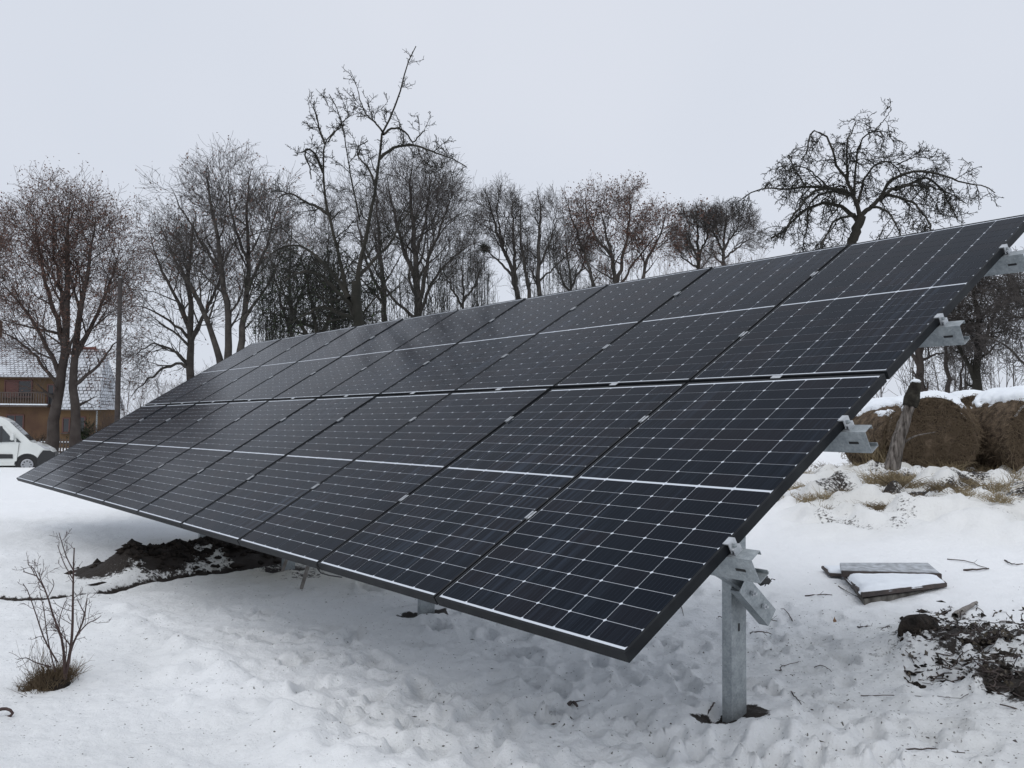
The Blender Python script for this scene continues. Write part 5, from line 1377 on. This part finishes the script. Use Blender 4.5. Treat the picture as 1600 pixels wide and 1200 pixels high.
# bushes before the house
def shrub(label, px, py, dist, rx, rz, n, seed, mt, leafm=None):
    g = np.random.default_rng(seed); c_ = P(px, py, dist); c_[2] = float(base_h(c_[0], c_[1]))
    r = empty('shrub', c_, label, 'shrub')
    d = g.normal(size=(n, 3)); d[:, 2] = np.abs(d[:, 2]) * 1.2 + 0.3; d /= np.linalg.norm(d, axis=1, keepdims=True)
    L_ = g.uniform(0.5, 1, (n, 1)) * np.array([[1]]); w = np.linspace(0, 1, 6)[None, :, None]
    PT = (d * L_ * [rx, rx * 0.7, rz])[:, None] * w + g.normal(size=(n, 6, 3)) * 0.05 * w
    RD = np.broadcast_to(np.linspace(0.018, 0.007, 6), (n, 6))
    A = grow(g, PT, RD, 8, 0.2, 1, 0.35 * rz, (25, 60), 0.2, 0.2, 4, None, 0.6, 0.007)
    tmesh('stems', [(PT, RD, 4), (A[0], A[1], 3)], mt, r, 'stuff')
    if leafm: leaves(g, A[0], 2600, 0.06, 0.06, 'leaves', leafm, r)
shrub('dark leafy shrub before the wing of the farmhouse', 136, 700, 60, 1.6, 2.3, 60, 71, m_twigd, m_leafd)
shrub('twiggy reddish shrub between the farmhouse wing and the utility pole', 165, 700, 58, 1.3, 3.0, 50, 72, m_twigr)
shrub('low twiggy shrub behind the bonnet of the van', 62, 700, 56, 1.8, 1.5, 50, 73, m_twigd)
# fence
fz = MB()
FD_ = 50.0
fence = None
f0 = P(60, 708, FD_); f0[2] = float(base_h(f0[0], f0[1])); f1 = P(150, 700, FD_); f1[2] = float(base_h(f1[0], f1[1]))
fence = empty('garden_fence', f0, 'low dark picket fence with snow on the rail behind the two-stemmed tree', 'fence')
Lf_ = f1[0] - f0[0]
MB().box((0, 0, 0.72), (Lf_, 0.06, 0.80)).box((0, 0, 0.22), (Lf_, 0.06, 0.30)).build('rail', m_trim, fence)
MB().box((0, -0.01, 0.803), (Lf_, 0.07, 0.86)).build('rail_snow', m_snowcap, fence, 0.01)
pk = MB().box((0, -0.032, 0), (0.07, -0.002, 1.0)).mesh('picket', m_trim)
for q in range(int(Lf_ / 0.17)):
    o = link('picket', pk, fence); o.location = (0.04 + q * 0.17, 0, 0)

# utility pole
ub = P(183.5, 690, 40); ut = P(188, 434, 40); ub[2] = float(base_h(ub[0], ub[1]))
pole = empty('utility_pole', ub, 'dark bare utility pole standing by the right corner of the farmhouse wing', 'utility pole')
d_ = P(184, 620, 40); dirv = (ut - d_); xb = d_ + dirv * ((ub[2] - 0.3 - d_[2]) / dirv[2])
m_pole = mat('tarred_pole', (0.030, 0.026, 0.026), 0.9, noise=(6, (0.06, 0.05, 0.046)), bump=(12, 0.5, 0.01))
MB().tube([xb - ub, (xb + ut) / 2 - ub, ut - ub], [0.13, 0.115, 0.095], 14).build('pole', m_pole, pole, smooth=False)
MB().tube([ut - ub - [0, 0, 0.02], ut - ub + [0, 0, 0.06]], [0.10, 0.05], 12).build('cap', m_galv_in, pole)
for sgn in (-1, 1):
    MB().tube([ut - ub + [0, -0.05, -0.25], ut - ub + [sgn * 0.16, -0.05, -0.25], ut - ub + [sgn * 0.16, -0.05, -0.08]], 0.014, 6).build('hook', m_black, pole)

# ------------------------------------------------------------------ van
m_vw = mat('van_white_paint', (0.70, 0.72, 0.70), 0.28, noise=(1.2, (0.62, 0.64, 0.62), 6), coat=0.4)
m_vg = mat('van_glass', (0.03, 0.036, 0.038), 0.05, spec=0.7)
m_vp = mat('van_black_plastic', (0.022, 0.023, 0.025), 0.6)
m_tyre = mat('tyre', (0.014, 0.014, 0.015), 0.85)
m_rim = mat('steel_hubcap', (0.34, 0.35, 0.37), 0.4, 0.6)
m_lamp = mat('lamp_glass', (0.42, 0.43, 0.45), 0.12, spec=0.7)
VD = 37.0; vs = VD / F
vx = P(88, 700, VD)[0]; vgz = float(base_h(vx, VD)) + 0.0
vgz = P(46, 738, VD)[2]
vx = P(84, 700, VD)[0]
van = empty('panel_van', (vx, VD, vgz), 'white panel van at the left edge, nose pointing right, parked on the snow', 'van', rz=math.radians(23))
# local x: 0 at the nose, negative to the rear; y 0 = near side, + away; z up
prof = [(-0.02, 0.42), (0.0, 0.55), (-0.02, 0.86), (-0.10, 0.98), (-0.42, 1.16), (-0.86, 1.29), (-1.72, 2.17), (-1.95, 2.30), (-2.3, 2.39), (-2.9, 2.44), (-5.2, 2.44), (-5.38, 2.3), (-5.42, 0.9), (-5.40, 0.32), (-4.62, 0.30)]
def arch(cx, r, n=9, z0=0.30):
    a0 = math.asin(max(-1, (z0 - 0.34) / r)); out = []
    for q in range(n):
        a = math.pi - a0 + (2 * a0 - math.pi) * q / (n - 1); out.append((cx + r * math.cos(a), 0.34 + r * math.sin(a)))
    return out
WXF, WXR = -0.98, -4.02
prof += arch(WXR, 0.42) + arch(WXF, 0.43) + [(-0.50, 0.30), (-0.18, 0.30)]
body = MB().prism([(a, b) for a, b in prof], 1, 0.0, 2.0)
me = body.mesh('body', m_vw)
import bmesh
bm = bmesh.new(); bm.from_mesh(me)
for v_ in bm.verts:                          # tumblehome: sides lean in above the belt line, nose narrows
    t = max(0.0, (v_.co.z - 1.25) / 1.2); s_in = 0.13 * t ** 1.3 + 0.16 * max(0.0, 1 + v_.co.x / 0.9) ** 2
    v_.co.y = 1.0 + (v_.co.y - 1.0) * (1 - s_in)
bmesh.ops.triangulate(bm, faces=[f for f in bm.faces if len(f.verts) > 4])
bm.to_mesh(me); bm.free()
bo = link('body', me, van)
md_ = bo.modifiers.new('edge', 'BEVEL'); md_.width = 0.05; md_.segments = 3; md_.limit_method = 'ANGLE'; md_.angle_limit = math.radians(35)
def side_y(x, z):
    t = max(0.0, (z - 1.25) / 1.2); s_in = 0.13 * t ** 1.3 + 0.16 * max(0.0, 1 + x / 0.9) ** 2
    return 1.0 - (1 - s_in)
def side_panel(name, poly, mt, out=0.006, parent=van, th=0.03):
    n = len(poly); v = [(x, side_y(x, z) - out, z) for x, z in poly] + [(x, side_y(x, z) - out + th, z) for x, z in poly]
    m = MB(); m.add(v, [tuple(range(n)), tuple(range(2 * n - 1, n - 1, -1))] + [(i, (i + 1) % n, n + (i + 1) % n, n + i) for i in range(n)])
    return m.build(name, mt, parent)
dr = side_panel('door', [(-1.36, 0.50), (-1.30, 1.22), (-1.42, 1.42), (-1.93, 2.02), (-2.10, 2.10), (-2.62, 2.12), (-2.66, 0.46), (-1.52, 0.44)], m_vw, 0.008)
side_panel('window', [(-1.46, 1.30), (-1.97, 1.93), (-2.12, 2.00), (-2.55, 2.02), (-2.57, 1.27)], m_vg, 0.014, dr, 0.02)
side_panel('window_divider', [(-1.93, 1.27), (-1.93, 1.93), (-1.98, 1.97), (-1.99, 1.27)], m_vp, 0.020, dr, 0.01)
side_panel('quarter_glass', [(-1.22, 1.27), (-1.40, 1.47), (-1.41, 1.29)], m_vg, 0.012, van, 0.02)
side_panel('door_seam', [(-2.655, 0.46), (-2.645, 2.12), (-2.66, 2.12), (-2.67, 0.46)], m_vp, 0.011, dr, 0.01)
side_panel('door_seam', [(-1.352, 0.50), (-1.292, 1.22), (-1.304, 1.22), (-1.364, 0.50)], m_vp, 0.011, dr, 0.01)
side_panel('handle', [(-2.50, 1.08), (-2.34, 1.08), (-2.34, 1.15), (-2.50, 1.15)], m_vp, 0.035, dr, 0.03)
side_panel('side_moulding', [(-1.50, 0.60), (-1.52, 0.78), (-2.64, 0.80), (-2.64, 0.60)], m_vp, 0.03, dr, 0.03)
side_panel('side_moulding', [(-2.68, 0.60), (-2.68, 0.80), (-3.50, 0.80), (-3.50, 0.60)], m_vp, 0.03)
side_panel('cargo_seam', [(-3.95, 0.9), (-3.95, 2.15), (-3.965, 2.15), (-3.965, 0.9)], m_vp, 0.004, van, 0.01)
# bumper with lower grille, headlight, bonnet line, arch lips
bmp = [(-0.62, 0.32), (0.035, 0.34), (0.06, 0.50), (0.05, 0.82), (-0.14, 0.93), (-0.40, 0.94), (-0.50, 0.80), (-0.60, 0.62)]
b2 = MB().prism(bmp, 1, -0.02, 2.02).mesh('bumper', m_vp)
bm = bmesh.new(); bm.from_mesh(b2)
for v_ in bm.verts:
    s_in = 0.16 * max(0.0, 1 + v_.co.x / 0.9) ** 2; v_.co.y = 1.0 + (v_.co.y - 1.0) * (1 - s_in * 0.8)
bm.to_mesh(b2); bm.free(); link('bumper', b2, van)
side_panel('headlight', [(-0.10, 0.96), (-0.34, 1.00), (-0.62, 1.20), (-0.44, 1.17), (-0.20, 1.07)], m_lamp, 0.012, van, 0.10)
ws = [(-0.93, 1.36), (-1.68, 2.13)]
MB().add([(ws[0][0] + 0.015, 0.16, ws[0][1]), (ws[0][0] + 0.015, 1.84, ws[0][1]), (ws[1][0] + 0.015, 1.76, ws[1][1]), (ws[1][0] + 0.015, 0.24, ws[1][1]),
          (ws[0][0] - 0.02, 0.16, ws[0][1]), (ws[0][0] - 0.02, 1.84, ws[0][1]), (ws[1][0] - 0.02, 1.76, ws[1][1]), (ws[1][0] - 0.02, 0.24, ws[1][1])],
         [(0, 1, 2, 3), (7, 6, 5, 4), (0, 4, 5, 1), (1, 5, 6, 2), (2, 6, 7, 3), (3, 7, 4, 0)])
wsm = MB(); wsm.add([(ws[0][0] + 0.015, 0.16, ws[0][1]), (ws[0][0] + 0.015, 1.84, ws[0][1]), (ws[1][0] + 0.015, 1.76, ws[1][1]), (ws[1][0] + 0.015, 0.24, ws[1][1]),
          (ws[0][0] - 0.02, 0.16, ws[0][1]), (ws[0][0] - 0.02, 1.84, ws[0][1]), (ws[1][0] - 0.02, 1.76, ws[1][1]), (ws[1][0] - 0.02, 0.24, ws[1][1])],
         [(0, 1, 2, 3), (7, 6, 5, 4), (0, 4, 5, 1), (1, 5, 6, 2), (2, 6, 7, 3), (3, 7, 4, 0)])
wsm.build('windscreen', m_vg, van)
mir = MB().box((-1.62, -0.20, 1.36), (-1.48, -0.02, 1.66)).build('mirror', m_vw, van, 0.03)
MB().box((-1.58, -0.04, 1.38), (-1.52, 0.06, 1.46)).build('mirror_arm', m_vp, mir)
wp = [(0.10, -0.10), (0.26, -0.10), (0.335, -0.07), (0.345, 0.0), (0.335, 0.10), (0.26, 0.12)]
me_ty = MB().lathe(wp, 36, 'y').mesh('wheel', m_tyre, smooth=True)
rp_ = MB().lathe([(0.06, -0.115), (0.20, -0.118), (0.235, -0.105), (0.235, -0.06)], 28, 'y').mesh('hubcap', m_rim)
hole = MB().lathe([(0.030, -0.1215), (0.030, -0.112)], 10, 'y').mesh('vent_hole', m_black)
for wx_, wy_ in ((WXF, 0.14), (WXR, 0.14), (WXF, 1.86), (WXR, 1.86)):
    w = link('wheel', me_ty, van); w.location = (wx_, wy_, 0.34)
    if wy_ > 1: w.rotation_euler = (0, 0, math.pi)
    h_ = link('hubcap', rp_, w)
    MB()
for w in [o for o in van.children if o.name.startswith('wheel')]:
    if w.location.y > 1: continue
    for q in range(8):
        a = q * math.pi / 4
        o = link('vent_hole', hole, w); o.location = (0.15 * math.cos(a), 0, 0.15 * math.sin(a))
lin = []
for wx_ in (WXF, WXR):                       # dark liners
    lin = MB().lathe([(0.44, 0.05), (0.44, 0.5)], 24, 'y', o=(wx_, 0.0, 0.36)); lin.build('wheel_arch_liner', m_black, van)
    m = MB(); aa = [math.pi * q / 12 for q in range(13)]
    v = []; 
    for a in aa: v += [(wx_ + 0.42 * math.cos(a), -0.004 + side_y(wx_, 0.6), 0.34 + 0.42 * math.sin(a)), (wx_ + 0.47 * math.cos(a), -0.004 + side_y(wx_, 0.6), 0.34 + 0.47 * math.sin(a)),
                        (wx_ + 0.47 * math.cos(a), 0.03, 0.34 + 0.47 * math.sin(a)), (wx_ + 0.42 * math.cos(a), 0.03, 0.34 + 0.42 * math.sin(a))]
    f = [(4 * i + j, 4 * i + (j + 1) % 4, 4 * i + 4 + (j + 1) % 4, 4 * i + 4 + j) for i in range(12) for j in range(4)]
    m.add(v, f); m.build('arch_lip', m_vp, van)
